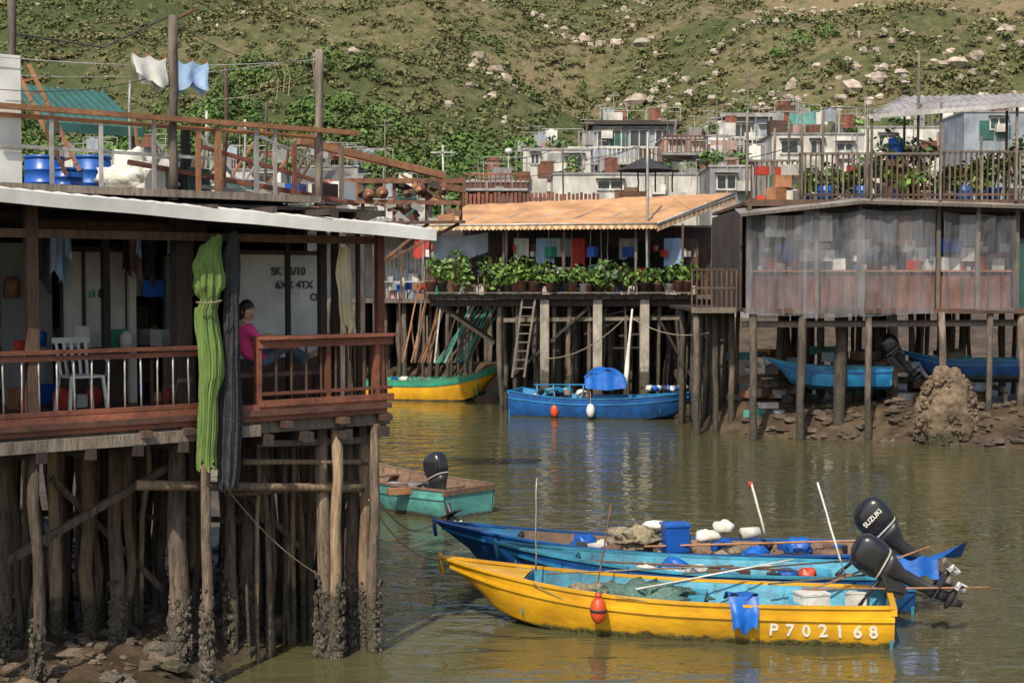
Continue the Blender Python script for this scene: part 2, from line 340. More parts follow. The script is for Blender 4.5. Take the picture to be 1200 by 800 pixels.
# ---------------------------------------------------------------- left stilt house
HF=Fr(-1.72,19.13,math.radians(38.45)); P=HF.P; DZ=3.40
H=grp('stilt_house',(HF.ax,HF.ay,0),HF.rz)
XL=-9.0
b=B()
for i in range(40):
    y=.02+i*.14; b.bb(XL,-.03,y,y+.13,DZ-.04,DZ,'wood_deckred')
b.bb(XL,.0,-.07,-.01,DZ-.16,DZ+.05,'wood_red'); b.bb(XL,.04,-.12,-.075,DZ-.09,DZ-.02,'wood_deckred')
b.bb(XL,.1,.0,.12,DZ-.32,DZ-.17,'wood_grey'); b.bb(XL,P(300,500).x,-.13,-.02,DZ-.34,DZ-.2,'wood_grey')
for k in range(1,6): b.bb(XL,.0,k*.95,k*.95+.13,DZ-.3,DZ-.05,'wood_dark')
for k in range(16): x=-.15-k*.58; b.bb(x,x+.1,-.2,5.2,DZ-.46,DZ-.33,'wood_dark')
for px in (165,215,265,330,395,445):
    x=P(px,480).x; b.bb(x-.06,x+.06,-.22,.1,DZ-.25,DZ-.17,'wood_brown')
b.obj('deck',H)
b=B()
xa=P(240,405).x; xb=P(300,400).x
b.bb(XL,xa,-.06,.05,4.17,4.215,'wood_red'); b.bb(XL,xa,-.02,.02,4.09,4.15,'wood_red')
b.bb(XL,xa,-.05,.03,DZ+.06,DZ+.11,'wood_red')
x=XL
while x<xa: b.pole((x,0,DZ+.1),(x+R.uniform(-.01,.01),0,4.1),.012,'metal_pale',6,.004,3); x+=.205
b.bb(xb,.12,-.16,.16,4.27,4.31,'wood_red'); b.bb(xb,.1,-.07,-.03,4.16,4.26,'wood_red')
b.bb(xb,.1,-.09,-.04,DZ+.02,DZ+.10,'wood_red'); b.bb(xb,.1,-.05,-.02,DZ+.16,DZ+.2,'wood_red')
x=xb+.05
while x<.1: b.bb(x,x+.02,-.02,.005,DZ+.1,4.2,'wood_brown'); x+=.22
for px in (302,383,440): x=P(px,440).x; b.bb(x-.03,x+.03,-.055,.05,DZ,4.27,'wood_red')
b.bb(.0,.07,-.02,2.5,4.2,4.26,'wood_red')
for k in range(12): b.bb(.02,.05,.2*k,.2*k+.03,DZ,4.2,'wood_brown')
b.obj('railing',H)
b=B()
def post(px,d,w,m,z0=DZ,z1=5.95,dx=0):
    p=P(px,450,d); b.beam((p.x,d,z0),(p.x+dx,d,z1),w,w,m)
post(38,.06,.13,'wood_brown'); post(213,.35,.2,'wood_dark'); post(445,.03,.1,'wood_red',z1=5.7); post(393,.2,.08,'wood_dark'); post(338,1.1,.06,'wood_dark')
post(378,.9,.1,'wood_dark'); post(125,1.2,.09,'wood_dark'); post(275,1.4,.1,'wood_dark'); post(60,2.6,.1,'wood_dark');post(180,3,.1,'wood_dark');post(420,.6,.05,'wood_brown')
for d in (.06,1.2,2.6): b.bb(XL,-.0,d-.04,d+.04,5.5 if d<.1 else 5.72,5.6 if d<.1 else 5.84,'wood_dark' if d>.1 else 'wood_brown')
b.beam(P(40,262,.9),P(240,268,.9),.08,.1,'wood_brown')
for k in range(11): x=-.3-k*.8; b.bb(x,x+.06,-.4,5,5.85,5.93,'wood_dark')
b.obj('posts',H)
b=B()
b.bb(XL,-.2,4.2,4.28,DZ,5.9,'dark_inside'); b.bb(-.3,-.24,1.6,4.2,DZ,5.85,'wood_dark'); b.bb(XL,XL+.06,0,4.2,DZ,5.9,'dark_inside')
for k in range(9):
    x=-8+k*.95; b.bb(x,x+.7,3.9,4.1,DZ+.1,DZ+R.uniform(.7,1.6),R.choice(['wood_dark','wall_blue','wood_brown','wall_grey']))
a=P(70,292,1.9); c=P(148,405,1.9); b.bb(a.x,c.x,1.88,1.92,c.z,a.z,'white_dirty')
for k in range(4): x=a.x+(c.x-a.x)*k/3; b.bb(x-.02,x+.02,1.85,1.875,c.z,a.z,'wood_dark')
b.bb(a.x,c.x,1.85,1.875,a.z-.03,a.z+.04,'wood_dark'); b.bb(a.x,c.x,1.89,1.93,DZ,c.z-.02,'wood_dark')
a=P(150,285,1.8); c=P(160,460,1.8); b.bb(a.x,c.x,1.78,1.86,DZ,a.z,'white_dirty')
a=P(0,320,2.4); c=P(60,330,2.4); b.bb(a.x,c.x,2.38,2.42,DZ,5.5,'wall_grey')
a=P(278,298,1.5); c=P(378,392,1.5); b.bb(a.x,c.x,1.48,1.52,c.z-.3,a.z,'white_paint'); b.bb(a.x,c.x,1.46,1.54,a.z,a.z+.06,'wood_brown')
b.bb(a.x-.4,c.x,1.49,1.55,DZ,c.z-.31,'wood_brown')
a=P(190,300,2.6); c=P(222,400,2.6); b.bb(a.x,c.x,2.5,2.6,DZ,a.z,'wall_blue')
b.obj('walls',H)
for s,px,py in (('SK 76/10',338,322),('6XX 4TX',345,338),('O',368,352)):
    q=P(px,py,1.465); text(s,.15,H,frame(q,(1,0,0),(0,0,1)),'ink','wall_writing')
b=B()
for k in range(75):
    px=R.uniform(5,230); d=R.uniform(1.3,3.6); x=P(px,450,d).x; z=DZ+R.choice([0,0,.75,.75,1.4]); s=R.uniform(.08,.28)
    m=R.choice(['wall_grey','cloth_white','wood_brown','plastic_blue','cloth_red','wood_orange','white_dirty','green_paint'])
    if R.random()<.5: b.box((x,d,z+s/2),(s,s*.8,s),m,R.uniform(0,1))
    else: b.tube([(x,d,z),(x,d,z+s*.7),(x,d,z+s)],[s*.4,s*.42,s*.2],m,8)
for z in (.73,1.38): b.bb(-8.5,-2.6,2.9,3.6,DZ+z-.04,DZ+z-.005,'wood_dark')
for k in range(14):
    px=R.uniform(45,225); d=R.uniform(.8,2); p=P(px,450,d); L=R.uniform(.2,.7); x=p.x; wd=R.uniform(.08,.28)
    b.grid(lambda u,v:(x+(u-.5)*wd*(1-.4*math.sin(v*3)),d+.03*math.sin(u*9+v*3),5.6-v*L*(1-.15*math.sin(u*5))),7,6,R.choice(['wall_grey','cloth_bluewhite','wall_blue','wood_brown','cloth_black']))
b.obj('shelves',H)
b=B()
zl=lambda x:5.665+(5.96-5.665)*max(0,min(1.7,(.4-x)/5.5))
b.grid(lambda u,v:(XL+(.42-XL)*u,-.62+v*1.0,zl(XL+(.42-XL)*u)+.02+.12*v+.008*math.sin(u*260)),260,2,'white_paint',.5,False)
def edge(u,v): x=XL+(.42-XL)*u; return (x,-.625,zl(x)+.03-.15*v+.004*math.sin(u*37))
b.grid(edge,60,2,'white_paint',.5)
b.grid(lambda u,v:(XL+(.42-XL)*u,-.58+v*.95,zl(XL+(.42-XL)*u)-.07+.1*v),20,1,'wood_dark',.5)
b.beam((.42,-.62,zl(.42)-.03),(.42,.9,zl(.42)+.1),.02,.13,'white_paint')
b.grid(lambda u,v:(XL+(.4-XL)*u,.3+v*4.9,zl(XL+(.4-XL)*u)+.04+.1*v),20,4,'tin',.5)
b.bb(XL,-.1,.2,5.2,5.93,5.97,'wood_dark')
b.obj('roof',H)
b=B()
b.bb(XL,-.9,.12,.22,6.03,6.12,'wood_grey'); b.bb(XL,-.9,.24,5,6.07,6.11,'wood_grey')
e0=P(0,125,.2); e1=P(420,153,.2)
b.beam((XL,.2,6.99),(e1.x,.2,6.98),.1,.06,'wood_orange'); b.beam((XL,.3,6.9),(e1.x-.6,.32,6.9),.04,.05,'wood_orange')
b.beam(P(150,190,.4),P(415,238,.4),.05,.06,'wood_red'); b.beam(P(0,170,.3),P(250,186,.3),.03,.04,'metal_pale')
b.beam(P(230,170,.9),P(415,225,.9),.05,.05,'wood_red'); b.beam(P(200,215,.5),P(400,236,.5),.04,.05,'white_dirty'); b.beam(P(280,150,1.6),P(410,205,1.6),.04,.04,'metal_pale')
b.beam(P(350,165,1.3),P(520,206,1.3),.12,.1,'wood_orange')
for px,top,w,m in ((118,145,.04,'metal_pale'),(60,140,.04,'metal_pale'),(180,145,.04,'metal_pale'),(232,150,.05,'wood_orange'),(255,150,.07,'wood_orange'),(300,150,.05,'metal_pale'),(322,150,.04,'metal_pale'),(345,170,.05,'wood_red'),(400,170,.05,'wood_grey')):
    q=P(px,top,.22); b.beam((q.x,.22,6.08),(q.x,.22,q.z),w,w,m)
for px,top,w,m,d in ((200,18,.12,'wood_grey',.3),(372,58,.12,'wood_grey',.3),(262,78,.06,'wood_brown',1.2),(10,-10,.1,'wood_grey',.5),(150,95,.04,'metal_pale',1.5),(215,150,.13,'wood_dark',.5),(285,140,.04,'metal_pale',2.5),(310,120,.05,'wood_grey',3),(335,160,.04,'wood_brown',2),(240,130,.04,'metal_pale',3)):
    q=P(px,top,d); b.pole((q.x,d,6.0),(q.x+.03,d,q.z),w/2,m,7,.015)
b.tube([P(370,62,.35),P(374,130,.35)],.05,'wood_grey')
b.tube([P(20,40,.4),P(120,56,.4),P(200,18,.4)],.012,'wire',5); b.tube([P(200,25,.3),P(228,12,.5)],.02,'rust',5)
q0=P(-40,60,.4); q1=P(24,205,.4); b.bb(q0.x,q1.x,.35,.45,6.13,q0.z,'white_paint')
q0=P(345,198,3.2); q1=P(402,235,3.2); b.bb(q0.x,q1.x,3.1,3.3,6.1,q0.z,'wall_grey')
q0=P(195,200,3.5); q1=P(300,230,3.5); b.bb(q0.x,q1.x,3.4,3.5,6.1,q0.z-.05,'white_dirty')
for k in range(50):
    d=R.uniform(.5,4.5); q=P(R.uniform(130,400),200,d); s=R.uniform(.10,.32); b.box((q.x,d,6.12+s/2),(s*1.5,s,s),R.choice(['wood_orange','wall_grey','white_dirty','wood_brown','tin_green','rust','foam','cloth_white','plastic_blue']),R.random())
for k in range(22):
    d=R.uniform(.8,4); q=P(R.uniform(150,400),200,d); b.beam((q.x,d,6.15),(q.x+R.uniform(-1.,1.),d,6.15+R.uniform(.3,1.1)),.03,.035,R.choice(['wood_orange','wood_grey','metal_pale','wood_red','wood_brown']))
b.obj('terrace',H)
b=B()
q=P(22,152,3.4); q1=P(133,104,3.4); b.corr((q.x,2.4,q.z+.0),(q1.x-q.x,0,0),(0,1.4,q1.z-q.z),'tin_green',.12,.015)
b.bb(q.x,q1.x,2.36,2.39,q.z-.1,q.z+.02,'tin_green')
for x in (q.x+.1,q1.x-.1): b.beam((x,2.5,6.1),(x,2.5,q.z),.05,.05,'wood_grey')
b.obj('terrace_shelter',H)
b=B()
def pile(px,d,r,m='pile_near',top=DZ-.3,lean=0,z0=-.7,wob=.03):
    q=P(px,650,d); b.pole((q.x+lean,d,z0),(q.x,d,top),r,m,8,wob,6,r*.9)
    return q.x
near=[]
for px,d,r,m in ((42,.02,.075,'pile_near'),(242,-.05,.075,'pile_near'),(210,.45,.13,'pile_near'),(137,1.3,.1,'pile_near'),(290,1.2,.1,'pile_near'),(440,.02,.075,'pile_near'),(378,.25,.1,'pile_near'),(395,.1,.085,'pile_pale'),(408,.4,.11,'pile_near'),(427,.3,.09,'pile_pale'),(268,.9,.07,'pile_near'),(105,2.4,.12,'pile_near'),(75,2.9,.1,'pile_near'),(5,1.5,.12,'pile_near'),(-40,.2,.1,'pile_near')):
    near.append((pile(px,d,r,m,lean=R.uniform(-.08,.08)),d,r))
b.obj('piles',H)
b=B()
for i in range(120):
    d=R.uniform(1.9,5.2); px=R.uniform(-20,440); pile(px,d,R.uniform(.03,.1),R.choice(['pile_near','pile_near','pile_pale']),lean=R.uniform(-.25,.25),wob=.05)
for i in range(34): 
    px=R.uniform(283,440); d=R.uniform(.4,1.2); pile(px,d,R.uniform(.02,.05),R.choice(['pile_pale','pile_near']),top=DZ-.35,lean=R.uniform(-.14,.14),z0=R.choice([-.6,-.6,1.8]))
b.obj('inner_piles',H)
b=B()
b.beam(P(-10,668,.5),P(195,548,.6),.07,.09,'pile_near'); b.pole(P(160,568,.2),P(425,572,.15),.06,'pile_pale',8,.02); b.pole(P(265,578,.3),P(418,566,.3),.05,'pile_near',8)
b.pole(P(285,541,.25),P(430,541,.2),.04,'pile_pale',7); b.beam(P(300,520,.2),P(440,515,.2),.05,.08,'wood_grey'); b.beam(P(0,520,.6),P(450,500,.6),.1,.12,'wood_dark')
b.beam(P(20,600,2.5),P(300,610,2.5),.06,.08,'pile_near'); b.beam(P(60,560,2),P(190,690,2),.06,.08,'pile_near'); b.beam(P(230,520,1),P(350,640,1),.05,.07,'pile_near')
b.obj('braces',H)
b=B()
for x,d,r in near:
    for k in range(int(230*r/.08)):
        z=R.triangular(-.1,1.25,.35); th=R.uniform(0,6.28); rr=r*(1.03); s=R.uniform(.012,.034)*(1.2-z*.4)
        b.lump((x+math.cos(th)*rr,d+math.sin(th)*rr,z),(s,s,s*1.3),'barnacle',.5,3,5,4,sm=False)
b.obj('barnacles',H)
def bunch(name,data,mat,d,folds=6,dep=.16):
    b=B(); n=96; vs=[];fs=[]
    pts=[(P(px,py,d),hw) for px,py,hw in data]; rows=[]
    for i in range(len(pts)-1):
        for k in range(6):
            f=k/6; rows.append((pts[i][0].lerp(pts[i+1][0],f),pts[i][1]*(1-f)+pts[i+1][1]*f))
    rows.append(pts[-1]); ph=R.uniform(0,6)
    for j,(c,hw) in enumerate(rows):
        w=hw/95
        for k in range(n):
            th=2*math.pi*k/n; m=.92+.34*abs(math.sin(folds*.5*th+.5*math.sin(j*.13+ph)))-.22*abs(math.sin(folds*1.1*th+j*.07))+.16*noise.noise(Vector((math.cos(th)*2,math.sin(th)*2,j*.18+ph)))
            hem=.06*math.sin(5*th)*(1 if j==len(rows)-1 else 0)
            vs.append((c.x+w*m*math.cos(th)+.01*math.sin(j*.5+ph),c.y+w*dep/.2*m*math.sin(th)*.6,c.z+.015*math.sin(3*th+j)+hem))
    N=len(rows)
    for j in range(N-1):
        for k in range(n): fs.append((j*n+k,j*n+(k+1)%n,(j+1)*n+(k+1)%n,(j+1)*n+k))
    b.add(vs,fs,mat,.5,True); return b
bb_=bunch('c',[(254,276,5),(248,290,11),(243,312,16),(245,335,17),(246,352,11),(242,362,11),(246,400,13),(248,440,13),(245,470,10),(242,520,11),(243,546,11)],'cloth_green',-.26,10)
bb_.sag(P(230,354,-.4),P(260,352,-.4),.02,.01,'rope'); bb_.obj('curtain',None,(HF.ax,HF.ay,0),HF.rz)
bb_=bunch('c',[(273,272,6),(272,310,10),(270,350,8),(272,400,10),(269,450,12),(271,500,13),(268,545,13),(268,570,11)],'cloth_black',-.2,9); bb_.obj('curtain',None,(HF.ax,HF.ay,0),HF.rz)
bb_=bunch('c',[(404,290,7),(403,320,10),(404,350,8),(409,385,9)],'cloth_cream',.0,7); bb_.obj('curtain',None,(HF.ax,HF.ay,0),HF.rz)
def hobj(b,name): return b.obj(name,None,(HF.ax,HF.ay,0),HF.rz)
def barrel(px,py0,py1,d,r,m,name='blue_barrel'):
    q=P(px,py0,d); z1=q.z; b=B(); z0=6.12; h=z1-z0; x=q.x
    b.tube([(x,d,z0),(x,d,z0+.05),(x,d,z0+h*.3),(x,d,z0+h*.32),(x,d,z0+h*.34),(x,d,z0+h*.65),(x,d,z0+h*.67),(x,d,z0+h*.69),(x,d,z1-.03),(x,d,z1)],[r*.93,r,r,r*1.05,r,r,r*1.05,r,r,r*.94],m,20)
    b.tube([(x,d,z1-.01),(x,d,z1+.03)],[r*1.03,r*1.03],m,20); hobj(b,name)
barrel(52,186,0,2.2,.25,'plastic_blue'); barrel(108,186,0,2.0,.24,'tarp_blue'); barrel(78,200,0,1.5,.2,'plastic_blue')
b=B(); q=P(158,200,1.2); b.lump((q.x,1.2,q.z-.02),(.30,.25,.26),'cloth_white',.4,3,22,16); b.lump((q.x-.1,1.1,q.z-.2),(.40,.3,.2),'foam',.4,3,22,16); hobj(b,'laundry_sack')
b=B(); q=P(308,238,.7); b.lump((q.x,.9,q.z-.02),(.42,.3,.13),'tin_green',.3,4,20,12); hobj(b,'folded_tarpaulin')
b=B(); a0=P(18,80,1.0); a1=P(78,205,.8); o=Vector((.16,0,.06))
for k in (0,1): b.beam(a0+o*k,a1+o*k,.03,.05,'wood_orange')
for i in range(1,8): p=a0.lerp(a1,i/8); b.beam(p,p+o,.025,.025,'wood_orange')
hobj(b,'wooden_ladder')
b=B()
la=P(-30,64,.3); lb=P(372,70,.3); b.sag(la,lb,.1,.006,'metal_pale',20); b.sag(P(-30,85,.8),P(340,72,.8),.12,.005,'metal_pale',20); b.sag(P(100,60,.3),P(200,90,.3),.08,.005,'rope')
b.sag(P(200,22,.3),P(372,66,.3),.25,.006,'wire',16); b.sag(P(0,105,.3),P(200,85,.3),.1,.005,'wire'); b.sag(P(200,110,.3),P(372,80,.3),.2,.005,'rope',14)
hobj(b,'clothes_line')
def cloth(pa,pb,h,mat,name,d):
    b=B(); a=P(*pa,d); c=P(*pb,d); ph=R.uniform(0,6)
    for sg in (1,-1):
        b.grid(lambda u,v:a.lerp(c,u)+Vector((.03*math.sin(v*4+ph)*v,sg*(.02+.03*v)+.035*math.sin(u*11+sg+ph)*v,-h*(1-(.12 if sg<0 else 0))*v*(1+.18*math.sin(u*5+ph))-.05*abs(math.sin(u*6.28)))),18,10,mat,.5)
    for u in (.05,.5,.95): p=a.lerp(c,u); b.box(p,(.015,.02,.06),'cloth_red')
    hobj(b,name)
cloth((155,62),(194,68),.32,'cloth_white','hanging_shirt',.3); cloth((206,70),(243,73),.36,'cloth_bluewhite','hanging_towel',.3)
b=B(); 
for px,py in ((330,72),(322,80),(336,76)):
    a=P(px,py,.3); b.tube([a,a+Vector((.05,0,-.15)),a+Vector((.02,0,-.4))],.008,'rope',5)
hobj(b,'hanging_ropes')
b=B(); q=P(95,455,1.0); x,y=q.x,1.0
b.bb(x-.22,x+.22,y-.2,y+.22,DZ+.42,DZ+.45,'plastic_white')
for i in(-1,1):
    for j in(-1,1): b.beam((x+i*.24,y+j*.24,DZ),(x+i*.2,y+j*.2,DZ+.43),.035,.035,'plastic_white')
for k in range(5): b.beam((x-.17+k*.085,y+.22,DZ+.44),(x-.19+k*.095,y+.32,DZ+.86),.035,.015,'plastic_white')
b.beam((x-.24,y+.32,DZ+.87),(x+.24,y+.32,DZ+.87),.03,.07,'plastic_white')
for i in(-1,1): b.tube([(x+i*.24,y-.2,DZ+.43),(x+i*.26,y-.2,DZ+.64),(x+i*.25,y+.28,DZ+.68)],.02,'plastic_white',6)
hobj(b,'plastic_chair')
pel=P(293,432,.45); b=B(); bx=pel.x; WY=.45
b.bb(bx-.35,bx+1.2,WY-.25,WY+.25,DZ+.38,DZ+.43,'wood_brown')
for i in(-.3,1.1):
    for j in(WY-.21,WY+.21): b.bb(bx+i-.03,bx+i+.03,j-.03,j+.03,DZ,DZ+.375,'wood_brown')
hobj(b,'wooden_bench')
b=B(); b.bb(bx-1.0,bx-.5,.9,1.4,DZ+.68,DZ+.72,'wood_brown')
for i in(-.95,-.55):
    for j in(.95,1.35): b.bb(bx+i-.02,bx+i+.02,j-.02,j+.02,DZ,DZ+.68,'wood_brown')
hobj(b,'small_table')
# ---------------------------------------------------------------- woman
def skinmesh(vr,edges,sub=2):
    me=bpy.data.meshes.new('sk'); me.from_pydata([v for v,_ in vr],edges,[]); ob=bpy.data.objects.new('sk',me); sc.collection.objects.link(ob)
    ob.modifiers.new('s','SKIN'); dat=me.skin_vertices[0].data
    for i,(v,r) in enumerate(vr):
        dat[i].radius=(r,r) if not isinstance(r,tuple) else r; dat[i].use_root=(i==0)
    sm=ob.modifiers.new('u','SUBSURF'); sm.levels=sub; sm.render_levels=sub
    bpy.context.view_layer.update(); dg=bpy.context.evaluated_depsgraph_get()
    m2=bpy.data.meshes.new_from_object(ob.evaluated_get(dg)); bpy.data.objects.remove(ob); return m2
def woman():
    z0=DZ+.43+.13; o=Vector((bx,WY,z0))
    root=grp('seated_woman',Matrix.Translation((HF.ax,HF.ay,0))@Matrix.Rotation(HF.rz,4,'Z')@o,HF.rz)
    V=[((0,0,0),(.15,.13)),((-.04,0,.13),(.13,.11)),((-.08,0,.30),(.15,.12)),((-.09,0,.43),(.13,.10)),((-.07,0,.50),.052),((-.05,0,.56),.046),
       ((.12,-.09,.0),.105),((.45,-.10,.20),.078),((.80,-.07,.05),.052),((.90,-.07,.07),.040),((.95,-.07,.14),.032),
       ((.12,.09,.0),.105),((.44,.10,.26),.078),((.74,.08,.05),.052),((.80,.08,-.02),.042),((.90,.08,-.03),.032),
       ((-.08,-.19,.42),.066),((.06,-.25,.22),.050),((.30,-.17,.27),.036),((.35,-.16,.28),.027),
       ((-.08,.19,.42),.066),((.12,.22,.26),.050),((.36,.12,.34),.036),((.41,.11,.34),.027)]
    E=[(0,1),(1,2),(2,3),(3,4),(4,5),(0,6),(6,7),(7,8),(8,9),(9,10),(0,11),(11,12),(12,13),(13,14),(14,15),(3,16),(16,17),(17,18),(18,19),(3,20),(20,21),(21,22),(22,23)]
    me=skinmesh(V,E)
    for k in ('cloth_pink','jeans','skin'): me.materials.append(MATS[k])
    for p in me.polygons:
        c=p.center; p.use_smooth=True
        if c.z>.485 and abs(c.y)<.1: k=2
        elif c.y<-.13 and c.z<.30 and c.z>.16 and c.x>.02: k=2
        elif c.y>.13 and c.z<.36 and c.z>.2 and c.x>.06 and c.x<.25: k=2
        elif c.x>.24 and c.x<.45 and c.z>.31: k=2
        elif c.z>.05 and c.x<.14: k=0
        elif c.x>.82: k=2
        else: k=1
        p.material_index=k
    a=me.attributes.new('tint','FLOAT','FACE'); a.data.foreach_set('value',[.5]*len(me.polygons))
    ob=bpy.data.objects.new('body',me); sc.collection.objects.link(ob); ob.parent=root
    for cx,cy,cz in ((.35,-.16,.28),(.41,.11,.34)):
        V=[((cx,cy,cz),.022),((cx+.05,cy,cz-.004),.026)]; E=[(0,1)]
        for i,(dy,l) in enumerate(((-.03,.065),(-.01,.078),(.01,.074),(.03,.058))):
            n=len(V); V+=[((cx+.075,cy+dy,cz-.006),.010),((cx+.075+l*.6,cy+dy*1.15,cz-.014),.009),((cx+.075+l,cy+dy*1.2,cz-.035),.007)]; E+=[(1,n),(n,n+1),(n+1,n+2)]
        n=len(V); V+=[((cx+.035,cy-.038,cz-.01),.011),((cx+.07,cy-.055,cz-.02),.009)]; E+=[(0,n),(n,n+1)]
        hm=skinmesh(V,E,1); hm.materials.append(MATS['skin'])
        for p in hm.polygons: p.use_smooth=True
        h=bpy.data.objects.new('hand',hm); sc.collection.objects.link(h); h.parent=root
    b=B(); N,Mm=22,16; vs=[];fs=[]
    for j in range(Mm+1):
        ph=math.pi*j/Mm
        for i in range(N):
            th=2*math.pi*i/N; x=math.sin(ph)*math.cos(th); y=math.sin(ph)*math.sin(th); z=math.cos(ph)
            w=.078*(1-.22*max(0,-z)); dd=.092*(1-.1*max(0,-z)); X,Y,Z=x*w,y*dd,z*.115
            if y<0 and z<0: Y-=.008*(-z)
            if y<-.8 and abs(z-.08)<.16: Y+=.006
            vs.append((X,Y,Z))
    for j in range(Mm):
        for i in range(N): fs.append((j*N+i,(j+1)*N+i,(j+1)*N+(i+1)%N,j*N+(i+1)%N))
    b.add(vs,fs,'skin',.5,True)
    b.loft([((0,-.082,.02),(1,0,0),(0,1,0),.007,.008,1),((0,-.094,-.005),(1,0,0),(0,1,0),.010,.011,1),((0,-.100,-.022),(1,0,0),(0,1,0),.016,.014,1),((0,-.088,-.032),(1,0,0),(0,1,0),.010,.006,1)],'skin',10,.5)
    for s in(-1,1):
        b.lump((s*.03,-.081,.012),(.014,.008,.008),'eye',0,1,8,6,.5); b.lump((s*.03,-.088,.012),(.006,.004,.006),'hair',0,1,8,6,.5)
        b.beam((s*.016,-.090,.034),(s*.046,-.082,.034),.004,.006,'hair'); b.lump((s*.076,.0,-.005),(.010,.02,.03),'skin',0,1,8,6,.5)
    b.lump((0,-.090,-.055),(.024,.009,.008),'lip',0,1,10,6,.5)
    b.obj('head',None); hd=bpy.data.objects['head']
    h=B(); vs=[];fs=[]
    for j in range(13):
        ph=math.pi*.72*j/12
        for i in range(N):
            th=2*math.pi*i/N; y=math.sin(ph)*math.sin(th)
            f=max(0,-y); x=math.sin(ph)*math.cos(th); ph2=ph if f<.25 else min(ph,math.pi*(.36+.12*abs(x)))
            x=math.sin(ph2)*math.cos(th); y=math.sin(ph2)*math.sin(th); z=math.cos(ph2)
            k=1+.02*math.sin(th*9)
            vs.append((x*.088*k,y*.105*k+.008,z*.128+.004))
    for j in range(12):
        for i in range(N): fs.append((j*N+i,(j+1)*N+i,(j+1)*N+(i+1)%N,j*N+(i+1)%N))
    h.add(vs,fs,'hair',.5,True); h.lump((0,.10,-.04),(.05,.045,.07),'hair',.2,3); h.obj('hair',hd)
    hd.parent=root; hd.location=(-.035,0,.665); hd.rotation_euler=(math.radians(6),0,math.radians(18)); hd.scale=(1.12,)*3
woman()
# ---------------------------------------------------------------- boats
def boat(name,stern,bow,beam,hs,hm,hb_,hull,gun,inn,strake=None,deckm=None,rk=.6,z=0,ben=(.2,.42,.62),strip=None):
    stern=Vector(stern);bow=Vector(bow); d=(bow-stern); Ln=d.length; e=grp(name,(stern.x,stern.y,z),math.atan2(d.y,d.x))
    def hw(t): return beam/2*((1-.16*((.4-t)/.4)**2) if t<.4 else (.03+.97*(1-((t-.4)/.6)**2.3)))
    def zg(t): return hm+((hs-hm)*((.4-t)/.4)**2 if t<.4 else (hb_-hm)*((t-.4)/.6)**2.0)
    def sec(t,off=0):
        g=(Ln*t,hw(t)-off,zg(t)); c=(Ln*t-rk*t**5,max(.01,(hw(t)-off)*.80),-.08+hb_*.55*t**6); k=(Ln*t-rk*1.25*t**5,0,-.22+hb_*.5*t**6); return g,c,k
    def side(t,f,s,off=0):
        g,c,k=sec(t,off); g=Vector(g);c=Vector(c); bul=.06*math.sin(f*math.pi)*beam*.5
        p=g.lerp(c,f); p.y+=bul*(1 if t<.9 else .3); p.y*=s; return p
    b=B(); NT=30
    for s in(1,-1):
        b.grid(lambda u,v:side(u,v,s),NT,6,hull,.5)
        b.grid(lambda u,v:(Vector(sec(u)[1]).lerp(Vector(sec(u)[2]),v))*1 if s>0 else Vector((1,-1,1))*(Vector(sec(u)[1]).lerp(Vector(sec(u)[2]),v)),NT,1,hull,.5)
    g,c,k=sec(0); b.add([(0.,g[1],g[2]),(0.,c[1],c[2]),k,(0.,-c[1],c[2]),(0.,-g[1],g[2])],[(0,1,2,3,4)],hull,.5)
    b.obj('hull',e)
    b=B(); fl=.13
    def low(t):
        p=side(t,0,1,.05); return Vector((p.x-rk*t**5,max(.01,p.y*.80),min(fl+hb_*.5*t**6,p.z-.02)))
    for s in(1,-1):
        def ins(u,v):
            t=.01+u*.83; p=side(t,0,1,.05); r=p.lerp(low(t),v); r.y*=s; return r
        b.grid(ins,NT,2,inn,.45)
    def flo(u,v):
        t=.01+u*.83; q=low(t); q.y*=(v*2-1)*1.01; return q
    b.grid(flo,NT,4,deckm or inn,.3)
    b.bb(.015,.06,-hw(0)*.93,hw(0)*.93,-.05,zg(0)-.12,inn)
    for t in ben: y=hw(t)-.05; b.bb(Ln*t-.12,Ln*t+.12,-y,y,zg(t)-.14,zg(t)-.10,inn)
    for i in range(1,11):
        t=i/13
        for s in(1,-1):
            p=side(t,0,1,.06); b.beam((p.x,s*p.y,p.z-.02),(p.x,s*p.y*.84,fl+.01),.035,.035,inn)
    def bd(u,v): t=.80+u*.19; return Vector((Ln*t,(v*2-1)*(hw(t)-.02),zg(t)-.02+.02*(1-(2*v-1)**2)))
    b.grid(bd,6,4,gun if strip is None else strip,.5)
    b.bb(Ln*.80-.02,Ln*.80,-hw(.8)+.05,hw(.8)-.05,fl+.08,zg(.8)-.03,inn)
    b.obj('interior',e)
    b=B()
    for s in(1,-1):
        n=NT
        for i in range(n):
            t0,t1=i/n,(i+1)/n
            p=Vector((Ln*t0,s*(hw(t0)-.015),zg(t0)+.012)); q=Vector((Ln*t1,s*(hw(t1)-.015),zg(t1)+.012)); ex=(q-p)*.02
            b.beam(p-ex,q+ex,.085,.035,gun,.5)
            if strake:
                p=side(t0,.25,s); q=side(t1,.25,s); p.y+=s*.012;q.y+=s*.012; b.beam(p,q+(q-p)*.02,.03,.045,strake,.5)
    b.bb(-.03,.05,-hw(0)-.02,hw(0)+.02,zg(0)-.1,zg(0)+.01,gun,.5)
    b.tube([(Ln-.02,0,zg(1)-.25),(Ln+.03,0,zg(1)+.07)],.035,gun,8,.5)
    b.obj('gunwale',e)
    return e,Ln,hw,zg,side
